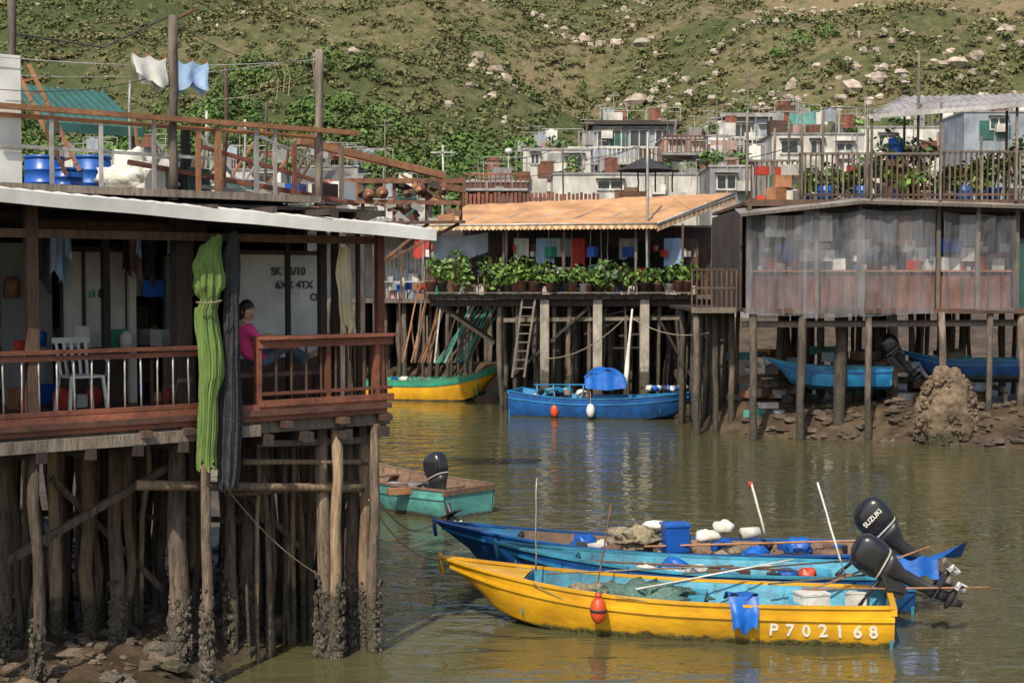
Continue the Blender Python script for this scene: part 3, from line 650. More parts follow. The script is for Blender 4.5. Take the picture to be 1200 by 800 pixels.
def motor(name,parent_loc,rz,tilt,scl=1.,label=None,yaw=0):
    e=grp(name,parent_loc,0); e.rotation_euler=(Matrix.Rotation(rz,3,'Z')@Matrix.Rotation(tilt,3,'Y')).to_euler(); e.scale=(scl,)*3
    b=B(); X=(1,0,0);Y=(0,1,0)
    S=[(.18,.13,.10,.0),(.20,.19,.135,.0),(.30,.235,.15,-.01),(.42,.24,.155,-.02),(.52,.225,.15,-.03),(.59,.18,.125,-.04),(.63,.10,.08,-.05)]
    b.loft([((o-.08,0,z),X,Y,rx,ry,.62) for z,rx,ry,o in S],'black_gloss',24)
    b.loft([((-.08,0,.205),X,Y,.202,.147,.62),((-.08,0,.225),X,Y,.21,.15,.62)],'white_dirty',24)
    b.obj('cowl',e)
    b=B()
    b.loft([((-.08,0,.19),X,Y,.20,.13,.6),((-.08,0,.10),X,Y,.15,.10,.7),((-.07,0,-.05),X,Y,.085,.06,.8),((-.08,0,-.45),X,Y,.075,.04,.9),((-.10,0,-.50),X,Y,.10,.045,.9)],'black_metal',16)
    b.box((-.15,0,-.50),(.36,.20,.018),'black_metal')
    b.loft([((-.09,0,-.5),X,Y,.085,.03,1),((-.10,0,-.66),X,Y,.07,.028,1)],'black_metal',12)
    b.tube([(.04,0,-.70),(.0,0,-.70),(-.1,0,-.70),(-.2,0,-.70),(-.25,0,-.70)],[.01,.035,.048,.042,.03],'black_metal',12)
    b.loft([((-.06,0,-.68),X,Y,.07,.012,1),((-.10,0,-.86),X,Y,.035,.006,1)],'black_metal',10)
    b.obj('lower_unit',e)
    b=B(); b.tube([(-.24,0,-.70),(-.34,0,-.70)],[.035,.02],'metal_pale',10)
    for k in range(3):
        a=k*2.094; c,s=math.cos(a),math.sin(a)
        b.grid(lambda u,v:Vector((-.29+.05*(v-.5)*2*math.cos(.6),(.03+.12*u)*c-(v-.5)*.12*math.sin(3.14*min(1,u*.8+.2))*s,-.70+(.03+.12*u)*s+(v-.5)*.12*math.sin(3.14*min(1,u*.8+.2))*c)),4,4,'metal_pale')
    b.obj('propeller',e)
    b=B(); b.box((.08,0,.0),(.12,.22,.30),'black_metal')
    for s in(-1,1): b.box((.13,s*.09,-.02),(.16,.03,.34),'black_metal'); b.tube([(.2,s*.09,-.1),(.28,s*.09,-.1)],.015,'metal_pale',6)
    b.tube([(.1,.05,.16),(.3,.08,.2),(.62,.1,.24)],[.025,.022,.02],'black_metal',8); b.tube([(.62,.1,.24),(.75,.1,.25)],.026,'black_metal',8)
    b.tube([(.0,.1,.2),(.15,.14,.05),(.1,.12,-.15)],.012,'wire',6)
    b.obj('bracket_and_tiller',e)
    if label:
        for s in(1,-1):
            text(label,.085,e,frame((-.10,s*.158,.40),(-s,0,.0),(0,0,1)),'white_mark','label',.003)
    return e
def wpt(e,v): return Matrix.Translation(e.location)@Matrix.Rotation(e.rotation_euler.z,4,'Z')@Vector(v)
S=Vector((5.32,19.75,0)); Bw=Vector((-1.05,21.05,0))
Y1=boat('fishing_boat',S,Bw,1.6,.58,.54,.90,'yellow_hull','yellow_hull','cyan_in',strake='yellow_hull',strip='yellow_hull')
e,Ln,hw,zg,side=Y1
for i,ch in enumerate('P702168'):
    x=1.62-i*.225; t=x/Ln; jz=R.uniform(-.09,.09)
    a=side(t,.62,1); a2=side(t,.2,1); up=(a2-a); rt=side(max(0,(x-.1)/Ln),.5,1)-side((x+.1)/Ln,.5,1)
    nrm=rt.cross(up).normalized(); a=a+nrm*.012
    text(ch,.24*R.uniform(.93,1.07),e,frame(a,rt+up*jz,up),'white_mark','registration_mark',.004)
b=B(); b.lump((0,0,0),(.115,.115,.19),'buoy_red',.02,1,14,10,.5); b.tube([(0,0,.17),(0,0,.24)],[.04,.05],'buoy_red',8); b.tube([(0,0,.22),(.02,.05,.4)],.01,'rope',5)
b.tube([(0,0,-.02),(0,0,.02)],[.119,.119],'cloth_black',14)
bo=wpt(e,(4.02,.88,.42)); b.obj('buoy',None,bo)
b=B(); p=wpt(e,(2.05,.62,.5))
b.grid(lambda u,v:Vector(((u-.5)*(.42-.1*v),-.16-.10*min(1,v*2)-.06*math.sin(u*8)*v,.18-.46*v+.07*math.sin(u*9)*v-.0)),14,12,'tarp_blue',.5); b.grid(lambda u,v:Vector(((u-.5)*.42,-.16+.5*v+.03*math.sin(u*7),.18-.10*v*v+.05*math.sin(u*9+v*4))),12,8,'tarp_blue',.4)
b.obj('tarpaulin',None,p)
b=B(); p=wpt(e,(3.5,-.05,.42)); b.lump((0,0,0),(.75,.36,.2),'net_green',.5,5,32,16); b.lump((-.6,.05,.0),(.45,.3,.16),'net',.5,5,26,12); b.obj('fishing_net',None,p)
b=B(); p=wpt(e,(1.1,-.1,.45)); b.box((0,0,.02),(.42,.3,.2),'foam',.3); b.box((0,0,.13),(.44,.32,.03),'foam',.3);b.box((.7,.2,.0),(.3,.25,.16),'foam',-.4); b.obj('foam_box',None,p)
def rod(pa,pb,r,m,name='bamboo_pole',r2=None):
    b=B(); b.pole(pa,pb,r,m,7,.01,6,r2); b.obj(name)
rod(W(700,690,20.6),W(716,590,20.9),.014,'wood_brown'); rod(W(628,668,20.9),W(629,560,21.),.012,'metal_pale')
rod(W(990,672,20.3),W(958,565,20.8),.016,'foam','boat_flagpole'); rod(W(896,625,23.6),W(880,565,23.9),.022,'foam','boat_flagpole')
b=B(); b.tube([W(880,572,23.9),W(879,564,23.9)],.035,'cloth_red',8); b.obj('marker_float')
rod(W(940,690,20.2),W(1160,688,19.9),.016,'wood_orange'); rod(W(900,684,20.5),W(1050,670,20.3),.014,'wood_grey'); rod(W(800,672,20.6),W(1000,656,20.9),.014,'wood_brown');rod(W(745,690,20.2),W(930,655,20.7),.012,'foam'); rod(W(950,690,20.3),W(1090,640,20.6),.014,'wood_orange'); rod(W(640,672,20.8),W(860,662,20.9),.014,'wood_grey')
b=B()
for k in range(40):
    p=wpt(e,(R.uniform(.3,5),R.uniform(-.5,.5),.2)); s=R.uniform(.04,.13)
    m=R.choice(['foam','rope','plastic_blue','buoy_red','wood_brown','cloth_black','white_dirty','net_green','boat_brown'])
    if R.random()<.5: b.lump(p,(s*1.3,s,s*.8),m,.4)
    else: b.box(p+Vector((0,0,s/2)),(s*2,s*1.4,s),m,R.uniform(0,3))
for k in range(9):
    p=wpt(e,(R.uniform(.8,4.8),R.uniform(-.4,.4),.19)); r=R.uniform(.12,.2)
    for q in range(3): b.tube([p+Vector((math.cos(a/16*6.283)*(r-q*.02),math.sin(a/16*6.283)*(r-q*.02),q*.02)) for a in range(17)],.012,'rope',5)
b.sag(wpt(e,(.5,.7,.6)),wpt(e,(3.8,.82,.62)),.12,.008,'rope',20); b.sag(wpt(e,(3,.78,.55)),wpt(e,(5,.6,.7)),.25,.008,'rope',16)
b.obj('boat_gear')
Y2=boat('fishing_boat',(6.15,21.75,0),(-.25,22.75,0),1.45,.55,.52,.80,'blue_hull','cyan_in','cyan_in',strake='blue_in')
Y3=boat('fishing_boat',(6.0,23.55,0),(-1.35,24.7,0),1.6,.56,.50,.82,'blue_hull','blue_hull','boat_brown',strake='blue_in',strip='blue_in')
b=B(); e3=Y3[0]
for k in range(60):
    p=wpt(e3,(R.uniform(.4,4.9),R.uniform(-.5,.5),.32+R.uniform(0,.22))); s=R.uniform(.06,.17)
    m=R.choice(['foam','white_dirty','net','plastic_blue','tarp_blue','wood_brown','boat_brown','cloth_black','rope'])
    if R.random()<.5: b.lump(p,(s*1.5,s*1.2,s),m,.4)
    else: b.box(p,(s*2,s*1.4,s),m,R.uniform(0,3))
e2=Y2[0]
for k in range(40):
    p=wpt(e2,(R.uniform(.4,4.5),R.uniform(-.45,.45),.2+R.uniform(0,.25))); s=R.uniform(.05,.14)
    m=R.choice(['foam','white_dirty','net','plastic_blue','tarp_blue','wood_brown','cloth_black','rope','buoy_red'])
    if R.random()<.5: b.lump(p,(s*1.5,s*1.2,s),m,.4)
    else: b.box(p,(s*2,s*1.4,s),m,R.uniform(0,3))
b.obj('boat_gear')
b=B(); p=W(745,632,24); b.lump(p,(.42,.35,.2),'net',.5,5,28,14); b.lump(p+Vector((.55,0,.02)),(.3,.3,.12),'net',.5,5,24,12); b.obj('fishing_net')
b=B(); p=W(791,630,23.6); b.box(p,(.40,.33,.42),'plastic_blue',.2); b.box(p+Vector((.0,0,.23)),(.44,.37,.04),'tarp_blue',.2); b.obj('blue_crate')
b=B(); p=W(848,618,23.8); b.lump(p,(.17,.14,.11),'foam',.3,3); b.lump(p+Vector((-.3,-.1,-.12)),(.2,.15,.12),'foam',.3); b.tube([p+Vector((.3,0,-.1)),p+Vector((.6,.1,-.1))],.1,'foam',10); b.lump(p+Vector((-1.1,.2,0)),(.25,.12,.08),'foam',.2); b.obj('foam_floats')
rod(W(640,655,22.6),W(930,668,21.9),.02,'wood_brown'); rod(W(755,640,23.5),W(1050,632,23.2),.02,'wood_orange')
r1=math.atan2((Bw-S).y,(Bw-S).x)
motor('outboard_motor',(5.47,20.15,.78),r1+.05,math.radians(62),1.15)
motor('outboard_motor',(5.95,22.1,.88),r1,math.radians(48),1.25,'SUZUKI')
b=B(); p=W(1085,655,21.3)
b.grid(lambda u,v:p+Vector(((u-.5)*1.2,-.1+.35*v,.22*u*u-.16*v+.07*math.sin(u*8+v*3))),16,8,'tarp_blue',.5); b.grid(lambda u,v:p+Vector(((u-.8)*.7,-.15-.08*v+.04*math.sin(u*9),.05-.28*v+.04*math.sin(u*12))),14,8,'tarp_blue',.6); b.obj('motor_cover')
b=B(); b.sag(wpt(e,(Ln,0,.9)),wpt(H,P(432,585,.05)),.25,.012,'rope',14); b.sag(wpt(e3,(Y3[1],0,.82)),wpt(H,P(440,580,.02)),.3,.012,'rope',14); b.sag(wpt(H,P(268,575,.2)),wpt(H,P(410,585,.2))-Vector((0,0,1.2)),.2,.008,'rope'); b.sag(wpt(H,P(440,600,0)),wpt(H,P(448,770,-.3)),.05,.006,'wire'); b.obj('mooring_rope')
Yt=boat('fishing_boat',(-.9,30.1,0),(-4.6,33.8,0),1.75,.62,.60,1.0,'teal_hull','boat_brown','boat_brown',strake='teal_hull',deckm='boat_brown')
motor('outboard_motor',(-1.55,29.9,.62),Yt[0].rotation_euler.z,math.radians(25),1.2)
b=B(); p=W(468,575,30.2); b.box(p,(.5,.25,.12),'wood_orange',.3); b.box(p+Vector((.35,.1,.04)),(.3,.2,.2),'wall_grey',.3)
for k in range(12): q=wpt(Yt[0],(R.uniform(.6,3),R.uniform(-.5,.5),.35)); s=R.uniform(.08,.2); b.box(q,(s*1.5,s,s),R.choice(['rust','wood_orange','wall_grey','net','boat_brown']),R.random()*3)
b.obj('fish_box')
Yf=boat('fishing_boat',(.1,53.6,0),(6.9,51.4,0),2.0,.95,.72,1.05,'blue_hull','blue_in','blue_in',strake='blue_in')
ef=Yf[0]
b=B(); p=W(708,440,52.4); b.grid(lambda u,v:p+Vector(((u-.5)*1.5,(v-.5)*1.3,.65*math.cos((u-.5)*2.6)**.6*(1-.5*abs(v-.5)**2)-.35+.06*math.sin(u*14+v*5))),16,8,'tarp_blue',.5)
b.grid(lambda u,v:p+Vector(((u-.5)*1.5,-.65-.05*math.sin(u*15)-.1*v,.65*math.cos((u-.5)*2.6)**.6*.87-.35-v*.7*math.cos((u-.5)*2.2))),16,6,'tarp_blue',.5); b.obj('tarpaulin')
b=B(); p=W(648,460,53)
for k in range(14): b.lump(p+Vector((R.uniform(-.9,1.2),R.uniform(-.3,.3),R.uniform(-.25,.1))),(R.uniform(.1,.28),.2,.14),R.choice(['blue_in','boat_brown','cyan_in','cloth_black','white_dirty','wall_grey']),.3)
for k in (-.6,.0,.6,1.1): b.tube([p+Vector((k,-.6,-.3)),p+Vector((k,-.6,.35))],.03,'blue_in',6)
b.beam(p+Vector((-.7,-.6,.35)),p+Vector((1.2,-.6,.35)),.05,.05,'blue_in')
for k in range(12): b.lump(W(760+k*4,455,51.6)+Vector((0,R.uniform(-.2,.4),0)),(.12,.12,.1),R.choice(['foam','cloth_black','white_dirty','plastic_blue','rope']),.3)
b.obj('boat_gear')
rod(W(733,450,52.),W(741,362,52.5),.10,'foam','boat_mast',.03)
for px,m in ((650,'buoy_red'),(692,'plastic_white')):
    b=B(); b.lump((0,0,0),(.16,.16,.26),m,.02,1,12,8,.5); b.tube([(0,0,.22),(0,.1,.7)],.015,'rope',5); b.obj('buoy',None,W(px,481,51.6 if px>660 else 52.2))
Yg=boat('fishing_boat',(-6.2,61.2,0),(-.05,59.6,0),2.2,.80,.85,1.65,'orange_hull','green_paint','green_paint',strake='green_paint',rk=1.0)
b=B()
for s in (1,-1):
    for i in range(24):
        t0,t1=i/24,(i+1)/24; p=Yg[4](t0,.14,s);q=Yg[4](t1,.14,s); p.y+=s*.02;q.y+=s*.02; b.beam(p,q+(q-p)*.02,.03,.2,'green_paint',.5)
b.obj('green_band',Yg[0])
b=B()
for k in range(16):
    x0=W(R.uniform(510,550),425,60.6); b.beam(x0,x0+Vector((R.uniform(1.0,2.0),.6,R.uniform(1.8,3.0))),.08,.05,R.choice(['teal_hull','green_paint','teal_hull','white_dirty','boat_brown']))
for k in range(16):
    x0=W(R.uniform(470,525),425,60.6); b.pole(x0,x0+Vector((R.uniform(-.2,1.4),.6,R.uniform(1.5,4))),.035,R.choice(['wood_grey','wood_orange','foam','wood_brown']),5,.02,3)
for k in range(14):
    q=wpt(Yg[0],(R.uniform(.8,4.5),R.uniform(-.6,.6),.75)); s=R.uniform(.12,.3); b.box(q,(s*1.5,s,s),R.choice(['net','white_dirty','plastic_blue','wood_brown','teal_hull','foam']),R.random()*3)
b.obj('net_poles')
# ---------------------------------------------------------------- awning house
A=grp('stilt_house',(0,55,0)); D=55
def A_(px,py,d=0):
    v=W(px,py,D+d); return Vector((v.x,d,v.z))
b=B(); x0=A_(503,345).x; x1=A_(880,345).x; xm=A_(582,345).x
b.bb(x0,xm,0,3.2,4.42,4.5,'wood_dark'); b.bb(xm+.004,x1,0,12,4.42,4.5,'wood_dark'); b.bb(x0,x1,-.1,-.01,4.32,4.5,'wood_grey'); b.bb(x0,x1,.1,.3,4.05,4.3,'wood_dark')
n=int((x1-x0)/.5)
for k in range(n): b.bb(x0+k*.5,x0+k*.5+.1,-.15,3,4.31,4.41,'wood_dark')
b.obj('deck',A)
b=B()
for px in range(586,880,21):
    b.pole(Vector((A_(px+R.uniform(-6,6),0,.2).x,.2+R.uniform(0,.5),-.6)),Vector((A_(px,0,.2).x,.3,4.4)),R.uniform(.05,.13),'pile_far',7,.06)
for k in range(90):
    x=R.uniform(xm,x1); d=R.uniform(1,6.5); b.pole((x+R.uniform(-.3,.3),d,-.5),(x,d,4.4),R.uniform(.05,.13),'pile_far',6,.06)
b.beam((xm-.1,.2,2.6),(x0,.2,4.3),.12,.12,'wood_dark'); b.beam((xm-.1,2.9,2.6),(x0,2.9,4.3),.12,.12,'wood_dark')
for px in (638,700,755): x=A_(px,400).x; b.beam((x,.0,-.5),(x,0,4.3),.34,.34,'pile_conc')
b.bb(xm,x1,6.8,6.9,-.3,4.4,'dark_inside'); b.beam(A_(590,375,.3),A_(800,372,.3),.12,.16,'wood_grey')  # includes a near-black backing sheet, painted shade below the deck
b.beam(A_(600,440,.1),A_(690,360,.1),.1,.1,'wood_dark'); b.beam(A_(770,370,.2),A_(815,450,.2),.1,.1,'wood_dark')
for k in range(9): a=A_(R.uniform(590,850),360+R.uniform(0,60),.4); b.beam(a,a+Vector((R.uniform(.6,2.2),0,R.uniform(-.8,.8))),.07,.07,'wood_dark')
b.obj('piles',A)
b=B(); q0=A_(505,268,3); q1=A_(835,343,3)
b.bb(q0.x,q1.x,3,3.1,4.5,7.2,'wood_dark')
k=q0.x
while k<q1.x:
    w_=R.uniform(.7,1.4); m=R.choice(['wood_brown','wood_dark','dark_inside','wood_orange','dark_inside','wood_brown']); 
    b.bb(k,k+w_*.9,2.9,2.99,4.52,R.choice([6.4,6.6,6.0,5.6]),m); k+=w_
q=A_(622,300,2.6); b.bb(q.x,q.x+.6,2.6,2.7,4.5,6.5,'wood_orange')
q0=A_(508,272,.3); q1=A_(572,305,.3); b.grid(lambda u,v:(q0.x+(q1.x-q0.x)*u,.3+.06*math.sin(u*14),q0.z-(q0.z-q1.z)*v*(1-.3*u)-.15*math.sin(u*3.14)),16,5,'wall_blue',.9)
for k in range(60):
    s=R.uniform(.1,.35); b.box((R.uniform(A_(500,0).x,A_(830,0).x),R.uniform(.6,2.6),4.5+R.choice([0,0,.8,1.5])+s/2),(s,s,s*1.2),R.choice(['white_dirty','cloth_red','plastic_blue','wood_orange','wall_grey','foam','green_paint','cloth_white']),R.random())
for k in range(14): 
    x=A_(R.uniform(490,800),280).x; b.pole((x,.6,5),(x,.6,7.1),.018,'metal_pale',5)
    if k%3==0: b.lump((x+.3,.8,6.3),(.08,.08,.14),R.choice(['cloth_red','wood_orange','foam']),.1)
for k in range(8):
    x=A_(R.uniform(520,830),280).x; L=R.uniform(.5,1.1); wd=R.uniform(.3,.8); d=R.uniform(.7,2); mm=R.choice(['cloth_white','cloth_bluewhite','cloth_red','wood_brown','wall_grey'])
    b.grid(lambda u,v:(x+wd*u,d+.05*math.sin(u*9+v),6.7-L*v*(1+.1*math.sin(u*7))),8,5,mm)
for px in (504,590,660,745,800,835): q=A_(px,262,.1); b.beam((q.x,.1,4.5),(q.x,.1,q.z),.08,.08,'wood_grey' if px%2 else 'wood_brown')
b.obj('walls',A)
b=B(); F0=A_(492,264,-.6); F1=A_(770,262,-.6); K0=A_(548,240,3.2); K1=A_(862,226,3.2)
b.grid(lambda u,v:F0.lerp(F1,u).lerp(K0.lerp(K1,u),v)+Vector((0,0,-.08*math.sin(v*3.14)+.012*math.sin(u*88)+.04*noise.noise(Vector((u*9,v*4,0))))),140,8,'awn_orange',.5)
nS=60
for i in range(nS):
    u0=i/nS;u1=(i+1)/nS; a=F0.lerp(F1,u0);c=F0.lerp(F1,u1); m='awn_orange' if i%2 else 'awn_cream'
    b.add([a,c,c-Vector((0,.02,.16)),(a+c)/2-Vector((0,.02,.22)),a-Vector((0,.02,.16))],[(0,1,2,3,4)],m,.5)
nS=34
for i in range(nS):
    a=F1.lerp(K1,i/nS);c=F1.lerp(K1,(i+1)/nS); m='awn_orange' if i%2 else 'awn_cream'
    b.add([a,c,c-Vector((-.0,0,.3)),a-Vector((0,0,.3))],[(0,1,2,3)],m,.5)
b.tube([F0,F1],.04,'metal_pale',6); b.tube([F1,K1],.04,'metal_pale',6)
for k in range(8): u=k/7; b.tube([F0.lerp(F1,u)-Vector((0,0,.04)),K0.lerp(K1,u)-Vector((0,0,.12))],.03,'metal_pale',5)
b.obj('awning',A)
b=B(); xa_=A_(560,345).x; xb_=A_(815,345).x
b.beam((xa_,-.02,5.25),(xb_,-.02,5.25),.06,.06,'wood_brown'); b.beam((xa_,-.02,4.9),(xb_,-.02,4.9),.04,.04,'wood_brown')
x=xa_
while x<xb_: b.bb(x,x+.04,-.04,.0,4.5,5.25,'wood_brown'); x+=.35
b.bb(xa_-2,xb_,-.5,-.12,4.55,4.6,'wood_grey')
b.obj('railing',A)
b=B(); q0=A_(540,226,4); q1=A_(700,226,4); x=q0.x
while x<q1.x: b.bb(x,x+.12,4,4.04,7.4,q0.z+R.uniform(-.05,.05),'wood_red'); x+=.17
b.bb(q0.x-2,q1.x+6,3.4,7.4,7.0,7.3,'tin'); b.obj('roof_fence',A)
def potplant(p,h,w,n=70,pot='terracotta',leaf='leaf',lsize=.16):
    b=B(); pr=w*.2; b.tube([(0,0,0),(0,0,pr*1.6),(0,0,pr*1.7),(0,0,pr*1.9)],[pr*.7,pr,pr*1.12,pr*1.12],pot,12)
    for k in range(4): a=R.uniform(0,6.28); b.tube([(0,0,pr*1.7),(math.cos(a)*w*.15,math.sin(a)*w*.15,pr*1.9+h*.4),(math.cos(a)*w*.3,math.sin(a)*w*.3,h*.8+pr)],[.02,.014,.008],'wood_brown',5)
    for k in range(5): b.leaves((R.uniform(-.4,.4)*w,R.uniform(-.3,.2)*w,pr*1.8+h*R.uniform(.15,.7)),(w*.36,w*.32,h*.30),n//5,lsize,leaf)
    b.obj('potted_plant',None,p)
for px in list(range(508,560,13))+list(range(572,738,10))+list(range(758,812,12)):
    v=W(px+R.uniform(-4,4),346,54.65); potplant(Vector((v.x,54.67,4.605)),R.uniform(.7,1.6) if px<620 else R.uniform(.5,1.2),R.uniform(.7,1.2),100,R.choice(['terracotta','terracotta','wood_dark','white_dirty']),R.choice(['leaf','leaf','leaf_dark']),R.uniform(.10,.2))
b=B(); 
for k in (0,1): b.beam(W(600+k*14,442,54.3),W(612+k*15,350,54.8),.08,.1,'wood_grey')
for i in range(1,9): p=W(600,442,54.3).lerp(W(612,350,54.8),i/9); b.beam(p,p+Vector((.48,0,0)),.05,.05,'wood_grey')
b.obj('wooden_ladder')
# ---------------------------------------------------------------- mid-left house
CY=67; C=grp('stilt_house',(0,CY,0))
def C_(px,py,d=0): v=W(px,py,CY+d); return Vector((v.x,d,v.z))
b=B(); x0=C_(330,350).x; x1=C_(508,350).x; cz=C_(480,350).z; x9=C_(600,350).x
b.bb(x0,x9,0,6,cz-.2,cz,'wood_grey')
for k in range(90): x=R.uniform(x0,x9); d=R.uniform(0,5); b.pole((x,d,-.6),(x,d,cz-.1),R.uniform(.07,.13),'pile_far',6,.05)
b.bb(x0,x9,5.8,5.9,-.5,cz-.2,'dark_inside'); b.obj('deck',C)  # black sheet behind the piles paints the shade under this deck
b=B(); b.bb(x0,x1-.6,3,3.1,cz,7.4,'wall_grey'); q0=C_(452,292,1.5);q1=C_(500,345,1.5); b.corr((q0.x,1.5,cz),(q1.x-q0.x,0,0),(0,0,q0.z-cz),'tin',.2,.03)
b.corr((q0.x+.3,1.3,cz),(.8,0,0),(0,0,1.4),'wall_blue',.2,.03)
for px in (448,470,500): q=C_(px,262,0); b.beam((q.x,0,cz),(q.x,0,q.z),.1,.1,'wood_brown')
b.beam(C_(440,350,0)+Vector((0,0,.8)),C_(508,350,0)+Vector((0,0,.8)),.06,.06,'metal_pale')
for k in range(30): s=R.uniform(.15,.45); b.box((C_(R.uniform(450,508),0).x,R.uniform(.3,1.3),cz+s/2+R.choice([0,.4,.8])),(s,s,s),R.choice(['white_dirty','cloth_red','wood_orange','foam','wall_blue','plastic_blue']),R.random())
b.obj('walls',C)
b=B(); q0=C_(330,268,0); q1=C_(520,262,0); b.corr((q0.x,-.6,q0.z),(q1.x-q0.x,0,0),(0,5,.7),'tin',.3,.04); b.bb(q0.x,q1.x,-.65,-.6,q0.z-.12,q0.z+.05,'wood_brown')
b.obj('roof',C)
b=B(); q=C_(488,268,-.3); b.grid(lambda u,v:q+Vector((u*.7-.2*v,.05*math.sin(u*9),-v*1.3-.1*math.sin(u*4))),8,6,'cloth_red',.5); b.obj('hanging_cloth',None,(0,CY,0))
b=B(); dd=34
b.beam(W(395,212,dd),W(545,212,dd),.12,.12,'rust'); b.beam(W(400,236,dd),W(540,238,dd),.1,.10,'rust'); b.beam(W(395,180,dd),W(520,206,dd),.1,.12,'wood_orange')
for px in (400,425,462,500,540): b.beam(W(px,205,dd+.1),W(px,262,dd+.1),.08,.08,'rust')
for px,py in ((432,228),(448,226),(492,222),(520,222)): b.tube([W(px,py,dd-.12),W(px,py,dd+.12)],.15,'rust',14); b.tube([W(px,py,dd-.2),W(px,py,dd-.12)],.05,'wood_orange',10)
for k in range(45): s=R.uniform(.06,.2); b.box(W(R.uniform(398,540),R.uniform(210,258),dd+R.uniform(-.1,.3)),(s*R.uniform(1,3),s,s),R.choice(['rust','wood_dark','rust','wall_grey','wood_orange','wood_brown']),0,Matrix.Rotation(R.uniform(-.8,.8),3,'Y'))
b.beam(W(398,262,dd),W(545,260,dd),.3,.06,'wood_brown')
b.beam(W(405,222,dd),W(470,250,dd),.06,.06,'rust'); b.beam(W(470,205,dd),W(530,240,dd),.06,.06,'rust'); b.bb(W(412,0,dd).x,W(425,0,dd).x,dd,dd+.3,W(0,235,dd).z,W(0,205,dd).z,'wall_grey')
for px in (402,424,440): 
    t=W(px,262,dd+.1); b.beam(t,(t.x,t.y,-.7),.14,.14,'pile_far')
for px in (502,538):
    t=W(px,262,dd+.1); b.beam(t,(W(440,0,dd).x,t.y+.2,t.z-1.0),.07,.07,'rust')
b.obj('winch_frame')
# ---------------------------------------------------------------- right house
Dr=44.5; Q=grp('stilt_house',(0,Dr,0))
def Q_(px,py,d=0): v=W(px,py,Dr+d); return Vector((v.x,d,v.z))
b=B(); x0=Q_(872,360).x; x1=Q_(1330,360).x; zd=Q_(900,362).z; zu=Q_(900,238).z
b.bb(x0,x1,0,8,zd-.1,zd,'wood_dark'); b.bb(x0,x1,-.08,-.01,zd-.14,zd+.02,'wood_brown')
xl=Q_(808,360,2).x; b.bb(xl,x0-.02,1.6,8,zd-.1,zd,'wood_dark'); b.bb(xl,x0,1.5,1.59,zd-.16,zd+.02,'wood_grey')
for z,w in ((1.25,.06),(.65,.04)): b.beam((xl,1.6,zd+z),(x0,1.6,zd+z),.06,.06,'wood_brown')
x=xl
while x<x0: b.bb(x,x+.05,1.58,1.62,zd,zd+1.25,'wood_brown'); x+=.16
b.obj('deck',Q)
b=B(); piles=[(815,1.7,.11,'pile_far'),(838,2.5,.1,'pile_far'),(857,3,.1,'pile_far'),(882,.1,.12,'pile_far'),(940,.1,.13,'pile_far'),(985,1,.2,'pile_far'),(1018,.1,.11,'pile_far'),(1045,2.5,.15,'pile_conc'),(1103,-.1,.11,'pile_far'),(1160,.1,.1,'pile_far'),(1197,.1,.12,'pile_far'),(1250,.1,.12,'pile_far')]
for px,d,r,m in piles: x=Q_(px,400,d).x; b.pole((x+R.uniform(-.1,.1),d,-.7),(x,d,zd-.1),r,m,8,.04)
for k in range(60): x=R.uniform(xl,x1); d=R.uniform(3.6,7.5); b.pole((x+R.uniform(-.2,.2),d,-.5),(x,d,zd-.1),R.uniform(.06,.14),'pile_far',6,.05)
b.beam(Q_(870,380,.2),Q_(1200,378,.2),.1,.2,'wood_dark')
b.beam(Q_(880,440,2.9),Q_(1200,446,2.9),.15,.12,'wood_dark')
for k in range(100):
    s=R.uniform(.15,.55); x=Q_(R.uniform(890,1200),0,0).x; d=R.uniform(2.4,6); b.box((x,d,gnd(x,Dr+d)+s*.3+R.choice([0,0,.5,1.0,1.4])),(s*2,s,s*.6),R.choice(['boat_brown','wood_orange','wall_blue','teal_hull','wood_grey','pile_far','boat_brown','white_dirty']),R.random())
b.obj('piles',Q)
b=B()
x2=Q_(1105,0).x; x3=Q_(1196,0).x
b.bb(x0+.15,x2,.5,.58,zd,zd+1.15,'wood_red'); b.bb(x2,x3,.5,.58,zd,zd+1.1,'wood_red')
x=x0+.2
while x<x3: b.bb(x,x+.06,.44,.49,zd,zd+1.15,'wood_brown'); x+=.42
b.bb(x0+.15,x3,.4,.62,zd+1.16,zd+1.22,'wood_orange')
b.bb(x0+.15,x1,3.5,3.6,zd,zu-.1,'wood_dark'); b.bb(x0+.1,x0+.18,1.6,8,zd,zu-.1,'wood_dark')
for px in (880,960,1010,1103,1150,1196,1260): q=Q_(px,0,.1); b.beam((q.x,.1,zd),(q.x,.1,zu),.12,.12,'wood_grey')
for k in range(90): s=R.uniform(.12,.45); b.box((R.uniform(x0+.5,x3),R.uniform(.7,1.6),zd+1.2+R.choice([0,0,.3,.6])+s/2),(s,s,s),R.choice(['white_dirty','wall_blue','cloth_red','wood_orange','foam','wall_grey','plastic_white','plastic_blue']),R.random())
for k in range(10):
    x=R.uniform(x0+.5,x3-.6); L=R.uniform(.5,1.1); wd=R.uniform(.3,.8); mm=R.choice(['cloth_white','cloth_bluewhite','wood_orange','wall_blue']); b.grid(lambda u,v:(x+wd*u,.75+.05*math.sin(u*9+v),zu-.35-L*v),8,5,mm)
b.bb(x3+.1,x1,.3,.36,zd,zd+2.2,'tin_green')
b.obj('walls',Q)
b=B()
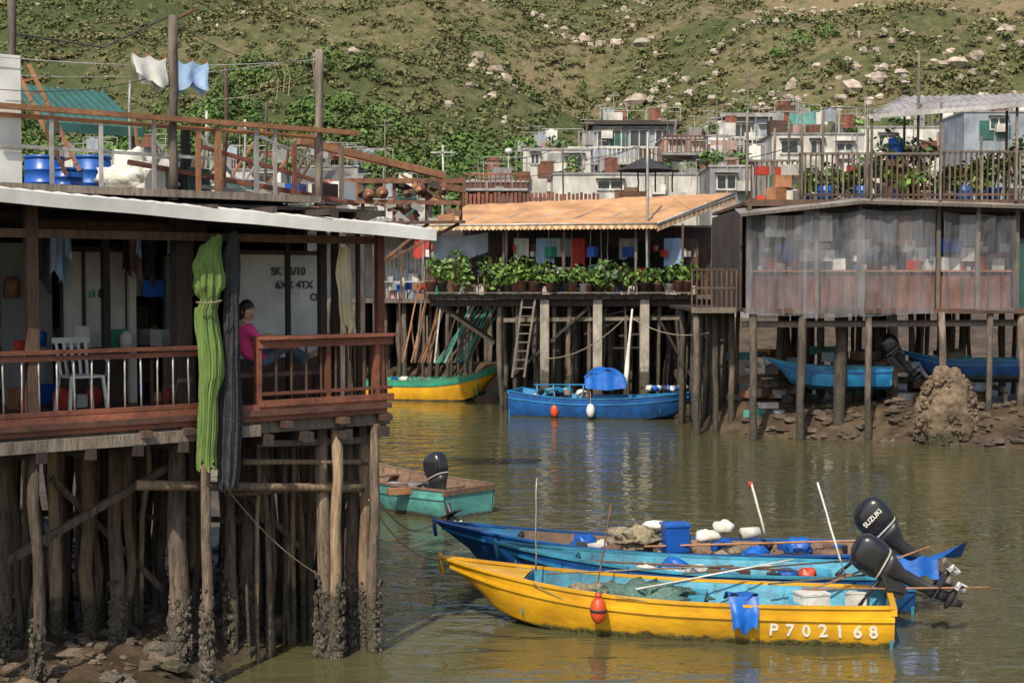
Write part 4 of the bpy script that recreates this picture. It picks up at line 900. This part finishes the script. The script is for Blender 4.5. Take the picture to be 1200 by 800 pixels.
def tarp(pa,pb,zt,zb,d,ph):
    a=Q_(pa,0,d).x;c=Q_(pb,0,d).x
    b.grid(lambda u,v:(a+(c-a)*u,d-.06*math.sin(u*(c-a)*3+ph+v)*(.4+v)-.10*noise.noise(Vector((u*(c-a)*3.2,v*1.2,ph)))-.05*noise.noise(Vector((u*(c-a)*8,v*3,ph))),zt+(zb-zt)*v-.06*math.sin(u*(c-a)*1.3+ph)*v-.10*abs(math.sin(u*(c-a)*1.6))*(1-v)),70,20,'mesh_tarp',R.random())
zt=zu-.12; tarp(876,948,zt-.2,zd-.15,-.14,0); tarp(944,1016,zt-.1,zd-.22,-.24,1); tarp(1012,1100,zt-.05,zd-.2,-.14,2); tarp(1109,1150,zt-.15,zd-.05,-.14,3); tarp(1148,1194,zt-.2,zd-.1,-.24,4)
b.obj('weather_screen',Q)
b=B()
q0=Q_(868,252,-.5); q1=Q_(1010,237,-.5); q2=Q_(1215,243,-.5)
for a,c in ((q0,q1),(q1,q2)):
    b.add([a,c,c+Vector((0,1.2,.25)),a+Vector((0,1.2,.25))],[(0,1,2,3)],'tin',.5); b.beam(a,c,.06,.1,'wood_grey')
b.bb(x0+.1,x1,.3,8,zu-.02,zu+.08,'wood_brown'); b.bb(x0+.05,x1,.2,.28,zu-.08,zu+.12,'wood_brown')
b.obj('roof',Q)
b=B(); zr=Q_(900,180,.3).z; zf=zu+.08
def rail(pa,pb,d,zr_):
    a=Q_(pa,0,d).x;c=Q_(pb,0,d).x; b.beam((a,d,zr_),(c,d,zr_),.1,.07,'wood_grey'); b.beam((a,d,zf+.2),(c,d,zf+.2),.05,.07,'wood_brown')
    x=a
    while x<c: b.bb(x,x+.055,d-.02,d+.02,zf,zr_-.03+R.uniform(0,.04),R.choice(['wood_grey','wood_brown','wood_brown'])); x+=.17
rail(938,1108,.35,zr); rail(1108,1240,.25,zr+.05); rail(875,940,3,zr)
for px,top,d in ((940,150,.3),(1017,150,.3),(1103,120,.3),(1150,160,.3),(1192,120,.3),(876,130,1),(908,150,3),(1077,60,.5),(925,140,2),(965,130,2)):
    q=Q_(px,top,d); b.pole((q.x,d,zf),(q.x,d,q.z),.045,'wood_grey',6,.01)
for k in range(45):
    s=R.uniform(.15,.45); q=Q_(R.uniform(885,1200),230,1.5); b.box((q.x,R.uniform(1.4,3),zf+s/2+.003*k+R.choice([0,0,.5,.8])),(s*1.4,s,s),R.choice(['white_dirty','plastic_blue','wood_orange','foam','wall_grey','terracotta','green_paint','cloth_red']),R.random())
b.obj('upper_railing',Q)
b=B(); a=Q_(1018,137,-.2); c=Q_(1260,118,-.2); e_=Q_(1060,113,3.5); g_=Q_(1280,108,3.5)
b.grid(lambda u,v:a.lerp(c,u).lerp(e_.lerp(g_,u),v)+Vector((0,0,.03*math.sin(u*150))),150,3,'tin',.9)
b.beam(a,c,.06,.14,'metal_pale'); b.beam(a,e_,.05,.1,'metal_pale')
for k in range(7): u=k/6; b.beam(a.lerp(c,u)-Vector((0,0,.05)),e_.lerp(g_,u)-Vector((0,0,.1)),.06,.08,'wood_brown')
for px,d in ((1022,-.1),(1103,.0),(1192,.0),(1060,3.4),(1180,3.4)): q=Q_(px,130,d); b.beam((q.x,d,zf),(q.x,d,q.z),.07,.07,'wood_grey')
b.obj('canopy',Q)
for px,h,w,lf,d in ((1035,2.2,1.6,'leaf',1.2),(1075,1.6,1.3,'leaf_dark',1),(965,1.0,.9,'leaf_dark',1.4),(990,.8,.7,'leaf',1),(1130,1.2,1.0,'leaf',1),(1165,1.6,1.2,'leaf_dark',.9),(1190,1.9,1.3,'leaf',1.1),(1050,1.,1.,'leaf',.8),(1108,.9,.8,'leaf_dark',.8),(948,.8,.7,'leaf',.9),(1015,1.2,.9,'leaf_dark',1.0),(1085,1.0,.9,'leaf',.8),(1150,1.0,.9,'leaf',.8)):
    q=Q_(px,230,d); potplant(Vector((q.x,Dr+d,zf+.005)),h,w,170,R.choice(['terracotta','plastic_blue','white_dirty']),lf,.16)
def barrelw(p,r,h,m='plastic_blue'):
    b=B(); b.tube([(0,0,0),(0,0,h*.3),(0,0,h*.32),(0,0,h*.35),(0,0,h*.65),(0,0,h*.67),(0,0,h*.7),(0,0,h*.96),(0,0,h)],[r,r,r*1.05,r,r,r*1.05,r,r,r*.92],m,18); b.obj('blue_barrel',None,p)
q=Q_(1050,187,.9); b=B(); b.bb(q.x-.35,q.x+.35,.7,1.2,zf,q.z-.01,'wood_brown'); b.obj('wooden_stand',None,(0,Dr,0)); barrelw(Vector((q.x,Dr+.95,q.z-.005)),.23,.68)
for px in (962,1005,1125): q=Q_(px,230,.9); barrelw(Vector((q.x+.1,Dr+.75,zf+.003)),.25,.5,R.choice(['plastic_blue','tarp_blue','teal_hull']))
boat('fishing_boat',(12.3,46.3,0),(8.3,46.6,0),1.3,.55,.52,.8,'blue_in','cyan_in','cyan_in',strake='blue_hull',z=1.7)
boat('fishing_boat',(16.8,47.0,0),(13.0,47.4,0),1.3,.55,.52,.8,'blue_hull','cyan_in','cyan_in',strake='blue_in',z=1.9)
b=B()
for x in (9.3,11.5,14,16): b.beam((x,45.9,1.5),(x,48.0,1.5),.14,.14,'wood_dark'); b.beam((x,46,1.5),(x,46,-.3),.12,.12,'pile_far'); b.beam((x,47.8,1.5),(x,47.8,-.3),.12,.12,'pile_far')
b.obj('boat_trestle')
motor('outboard_motor',(12.5,46.2,2.5),3.0,math.radians(40),1.3)
b=B(); v=W(1115,470,43.6)
b.lump((v.x-.05,43.9,.75),(.95,.7,1.55),'crust',.16,4,56,44,.5)
for k in range(8): b.lump((v.x+R.uniform(-.8,.7),43.9+R.uniform(-.3,.4),R.uniform(.1,.8)),(R.uniform(.35,.6),.5,R.uniform(.3,.55)),'crust',.2,4,30,22,.5)
for k in range(260):
    th=R.uniform(3.0,6.4); z=R.uniform(0,2.1); rr=.95*max(.05,(1-(max(0,z-.7)/1.6)**2))**.5; s=R.uniform(.03,.07); b.lump((v.x-.05+math.cos(th)*rr,43.9+math.sin(th)*.7*rr,z),(s*1.3,s,s),'crust',.4,3,6,5,sm=False)
b.obj('barnacled_rock')
b=B()
for k in range(420):
    x=R.uniform(6.5,17); y=R.uniform(42,47); z=gnd(x,y)
    if z<-.15: continue
    s=R.uniform(.04,.2); b.lump((x,y,z+s*.1),(s*1.3,s,s*.55),'rock',.5,3,7,5,sm=False)
for k in range(1500):
    x=R.uniform(-9,-2.8); y=R.uniform(14,24); z=gnd(x,y)
    if z<-.1: continue
    s=R.uniform(.012,.08)*(1.9 if R.random()<.06 else 1); b.lump((x,y,z+s*.2),(s*1.3,s,s*.6),R.choice(['rock','rock','barnacle','crust']),.5,3,6,5,sm=False)
b.obj('shore_rocks')
b=B(); p=G(326,742,.12); b.tube([p,p+Vector((0,0,.2))],[.16,.19],'rock',12); b.tube([p+Vector((0,0,.19)),p+Vector((0,0,.22))],[.2,.2],'rust',12); b.obj('old_bucket')
# ---------------------------------------------------------------- village
def vh(name,D,px0,px1,pt,pb,wall,dep=6,wins=(),slab=None,slabm='wood_dark',rail=None,base=2.5,extra=0):
    e=grp(name,(0,D,0)); T=lambda px,py:Vector((W(px,py,D).x,0,W(px,py,D).z))
    a=T(px0,pt);c=T(px1,pb); b=B(); b.bb(a.x,c.x,0,dep,base,a.z,wall)
    b.bb(a.x-.02,c.x+.02,-.03,-.0,c.z-.1,c.z+.05,'wall_grey'); b.obj('walls',e)
    b=B()
    for (wx0,wx1,wy0,wy1,*o) in wins:
        p=T(wx0,wy0);q=T(wx1,wy1); m=o[0] if o else 'glass_dark'
        b.bb(p.x,q.x,-.04,-.005,q.z,p.z,m)
        for xx in (p.x,(p.x+q.x)/2,q.x): b.bb(xx-.04,xx+.04,-.09,-.045,q.z-.04,p.z+.04,'white_dirty')
        for zz in (p.z,q.z): b.bb(p.x,q.x,-.1,-.092,zz-.04,zz+.04,'white_dirty')
        b.bb(p.x-.1,q.x+.1,-.35,-.0,p.z+.1,p.z+.15,'wall_grey')
    for k in range(3):
        x=R.uniform(a.x+.3,c.x-.3); z=R.uniform(c.z,a.z-.5); b.box((x,-.25,z),(.7,.4,.5),'white_dirty'); b.tube([(x+.5,-.06,2.5),(x+.5,-.06,a.z)],.04,'wall_grey',5)
    for k in range(4):
        x=R.uniform(a.x+.2,c.x-1.2); z=R.uniform(c.z,a.z-.8); b.bb(x,x+R.uniform(.5,1.6),-.055-.004*k,-.05-.004*k+.03,z,z+R.uniform(.4,1.2),R.choice(['wall_grey','wood_brown','wall_pink','wall_blue','tin_green','rust','wood_dark']))
    b.obj('windows',e)
    b=B()
    if slab: b.bb(a.x-slab,c.x+slab,-slab,dep+slab,a.z+.01,a.z+.28,slabm)
    else: b.bb(a.x-.06,c.x+.06,-.06,dep,a.z+.005,a.z+.12,'wall_grey')
    if rail:
        p=T(rail[0],rail[2]);q=T(rail[1],rail[3]); m=rail[4]
        b.beam((p.x,-1.2,p.z),(q.x,-1.2,p.z),.08,.1,m); b.bb(p.x,q.x,-1.3,-.1,q.z-.15,q.z-.02,'wall_grey'); x=p.x
        while x<=q.x: b.bb(x,x+.08,-1.22,-1.18,q.z,p.z,m); x+=.28
    b.obj('roof_and_balcony',e)
    b=B()
    for k in range(12+extra*2):
        x=R.uniform(a.x,c.x); h=R.uniform(.6,2.4); y=R.uniform(.3,2.5); rr=R.random()
        if rr<.35: b.pole((x,y,a.z),(x,y,a.z+h),.03,R.choice(['metal_pale','wood_grey']),5); b.beam((x-.4,y,a.z+h*.95),(x+.4,y,a.z+h*.95),.03,.03,'metal_pale')
        elif rr<.55: x2_=x+R.uniform(1,2.5); zz=a.z+R.uniform(.9,1.6); b.beam((x,y,zz),(x2_,y,zz),.04,.04,'metal_pale'); b.beam((x,y,a.z),(x,y,zz),.04,.04,'metal_pale'); b.beam((x2_,y,a.z),(x2_,y,zz),.04,.04,'metal_pale'); mm=R.choice(['cloth_white','wood_red','wall_grey','wall_blue']); b.grid(lambda u,v:(x+.2+u*.7,y+.05*math.sin(u*9),zz-v*.8),5,3,mm)
        elif rr<.75: b.leaves((x,y,a.z+.5),(.6,.4,.5),70,.2,R.choice(['leaf','leaf_dark'])); b.tube([(x,y,a.z),(x,y,a.z+.3)],[.15,.2],'terracotta',8)
        else: s=R.uniform(.25,.8); b.box((x,y,a.z+s/2+.1),(s*1.3,s,s),R.choice(['tin','wall_grey','white_dirty','wood_brown','rust','wood_grey','wall_pink']),R.random()*.4)
    b.obj('rooftop_fittings',e); return e
vh('village_house',82,613,692,176,232,'white_dirty',wins=[(622,632,180,192),(660,684,182,196)])
vh('village_house',92,695,790,147,215,'wall_blue',slab=.5,wins=[(700,728,152,172),(738,760,152,172),(768,784,152,170)],rail=(664,776,175,192,'white_dirty'))
vh('village_house',88,776,834,163,215,'wall_pink',rail=(774,836,162,181,'wood_red'),wins=[(784,800,166,178),(812,826,168,178)])
vh('village_house',95,850,962,138,200,'wall_grey',slab=.4,slabm='tin',wins=[(856,880,146,162),(890,904,148,162),(922,940,160,172)],rail=(838,905,163,182,'white_dirty'))
vh('village_house',86,830,852,160,215,'white_paint'); vh('village_house',84,905,1012,158,230,'white_dirty',wins=[(915,935,165,180),(950,965,165,180),(980,1000,168,182)],extra=4)
vh('village_house',76,648,835,205,250,'white_dirty',dep=5,wins=[(700,730,212,222)],extra=5)
vh('village_house',80,545,618,214,250,'wood_brown',dep=5,wins=[],rail=(545,618,206,222,'wood_red'))
vh('village_house',72,832,880,196,300,'wall_grey',dep=5,wins=[(840,862,205,222)],extra=2)
vh('village_house',90,1130,1230,132,200,'wall_blue',wins=[(1160,1180,138,152)])
vh('village_house',78,400,500,235,330,'white_dirty',dep=5,extra=5,wins=[(420,440,245,260)])
vh('village_house',95,1005,1140,150,200,'white_dirty',extra=3,wins=[(1030,1050,158,172)])
vh('village_house',76,215,330,200,330,'white_dirty',dep=6,extra=4,wins=[(240,262,206,224),(300,320,206,224)])
vh('village_house',84,345,420,196,300,'wall_grey',dep=5,extra=4,wins=[(360,375,204,216)])
vh('village_house',88,50,200,185,300,'white_dirty',dep=5,extra=3)
b=B(); p=W(930,144,93); b.grid(lambda u,v:p+Vector(((u-.5)*2.8,-.3+.1*math.sin(u*12),.6-v*1.4+.1*math.sin(u*8))),14,6,'teal_hull',.8); b.obj('green_netting')
b=B(); c0=W(757,183,64); n=8; b.add([c0]+[c0+Vector((1.35*math.cos(k/n*6.283),1.35*math.sin(k/n*6.283),-.65)) for k in range(n)],[(0,1+k,1+(k+1)%n) for k in range(n)],'cloth_black',.8); b.tube([c0,c0-Vector((0,0,2.4))],.03,'metal_pale',6); b.obj('parasol')
b=B()
for k in range(4): b.pole(W(728+k*20,198,64.5),W(728+k*20,225,64.5),.04,'wood_brown',5)
b.beam(W(724,198,64.4),W(795,198,64.4),.08,.08,'wood_brown'); b.obj('pole_frame')
def lamp(px,py,D):
    t=W(px,py,D); b=B(); b.tube([(0,0,0),(0,0,t.z-3)],[.09,.05],'metal_pale',8); b.lump((0,0,t.z-3+.15),(.22,.22,.18),'plastic_white',0,1,10,8,.5); b.obj('street_lamp',None,(t.x,D,3))
lamp(596,180,84)
def upole(px,top,D,z0,r=.07,m='wood_grey'):
    t=W(px,top,D); b=B(); b.pole((0,0,0),(0,0,t.z-z0),r,m,7,.02,5,r*.7); b.beam((-.5,0,t.z-z0-.3),(.5,0,t.z-z0-.3),.05,.05,m); b.obj('utility_pole',None,(t.x,D,z0))
upole(660,168,62,4.4,.05); upole(451,140,75,3.5,.05); upole(519,170,58,4.4,.07,'metal_pale'); upole(877,85,80,3,.06); upole(560,190,80,3,.04)
upole(980,120,82,3,.05); upole(840,118,82,3,.05)
b=B()
for (a_,c_,s) in (((451,145,75),(660,172,62),1.2),((519,178,58),(877,95,80),2.),((877,95,80),(1080,110,60),1.),((480,200,60),(745,172,64),.8),((745,172,60),(940,168,45),.6),((400,190,40),(519,178,58),.5)):
    b.sag(W(*a_),W(*c_),s,.015,'wire',18)
b.obj('power_cables')
b=B(); t=W(745,170,60); b.pole((0,0,0),(0,0,t.z-4.5),.05,'metal_pale',6); b.obj('flag_pole',None,(t.x,54.8,4.5))
b=B(); b.sag(W(640,420,54.6),W(735,370,52.6),.4,.02,'rope'); b.sag(W(740,372,52.6),W(830,390,46.4),.3,.02,'rope'); b.obj('mooring_rope')
# ---------------------------------------------------------------- light, world, camera
el=math.radians(50); az=math.radians(-160)
sd=Vector((math.sin(az)*math.cos(el),math.cos(az)*math.cos(el),math.sin(el)))
lt=bpy.data.lights.new('sun','SUN'); lt.energy=4.8; lt.angle=math.radians(.6); lt.color=(1,.91,.77)
lo=bpy.data.objects.new('sun',lt); sc.collection.objects.link(lo); lo.rotation_euler=sd.to_track_quat('Z','Y').to_euler()
w=bpy.data.worlds.new('World'); sc.world=w; w.use_nodes=True; n=w.node_tree.nodes; bg=n['Background']
sk=n.new('ShaderNodeTexSky'); sk.sky_type='NISHITA'; sk.sun_disc=False; sk.sun_elevation=el; sk.sun_rotation=az; sk.dust_density=2.5; sk.air_density=1.2
w.node_tree.links.new(sk.outputs[0],bg.inputs[0]); bg.inputs[1].default_value=.15
cam=bpy.data.cameras.new('camera'); cam.lens=50; cam.sensor_width=36; cam.clip_end=3000; cam.clip_start=.1
co=bpy.data.objects.new('camera',cam); sc.collection.objects.link(co); co.location=(0,0,CH); co.rotation_euler=(math.pi/2-PIT,0,0); sc.camera=co
sc.view_settings.view_transform='Standard'; sc.view_settings.look='None'; sc.view_settings.exposure=0
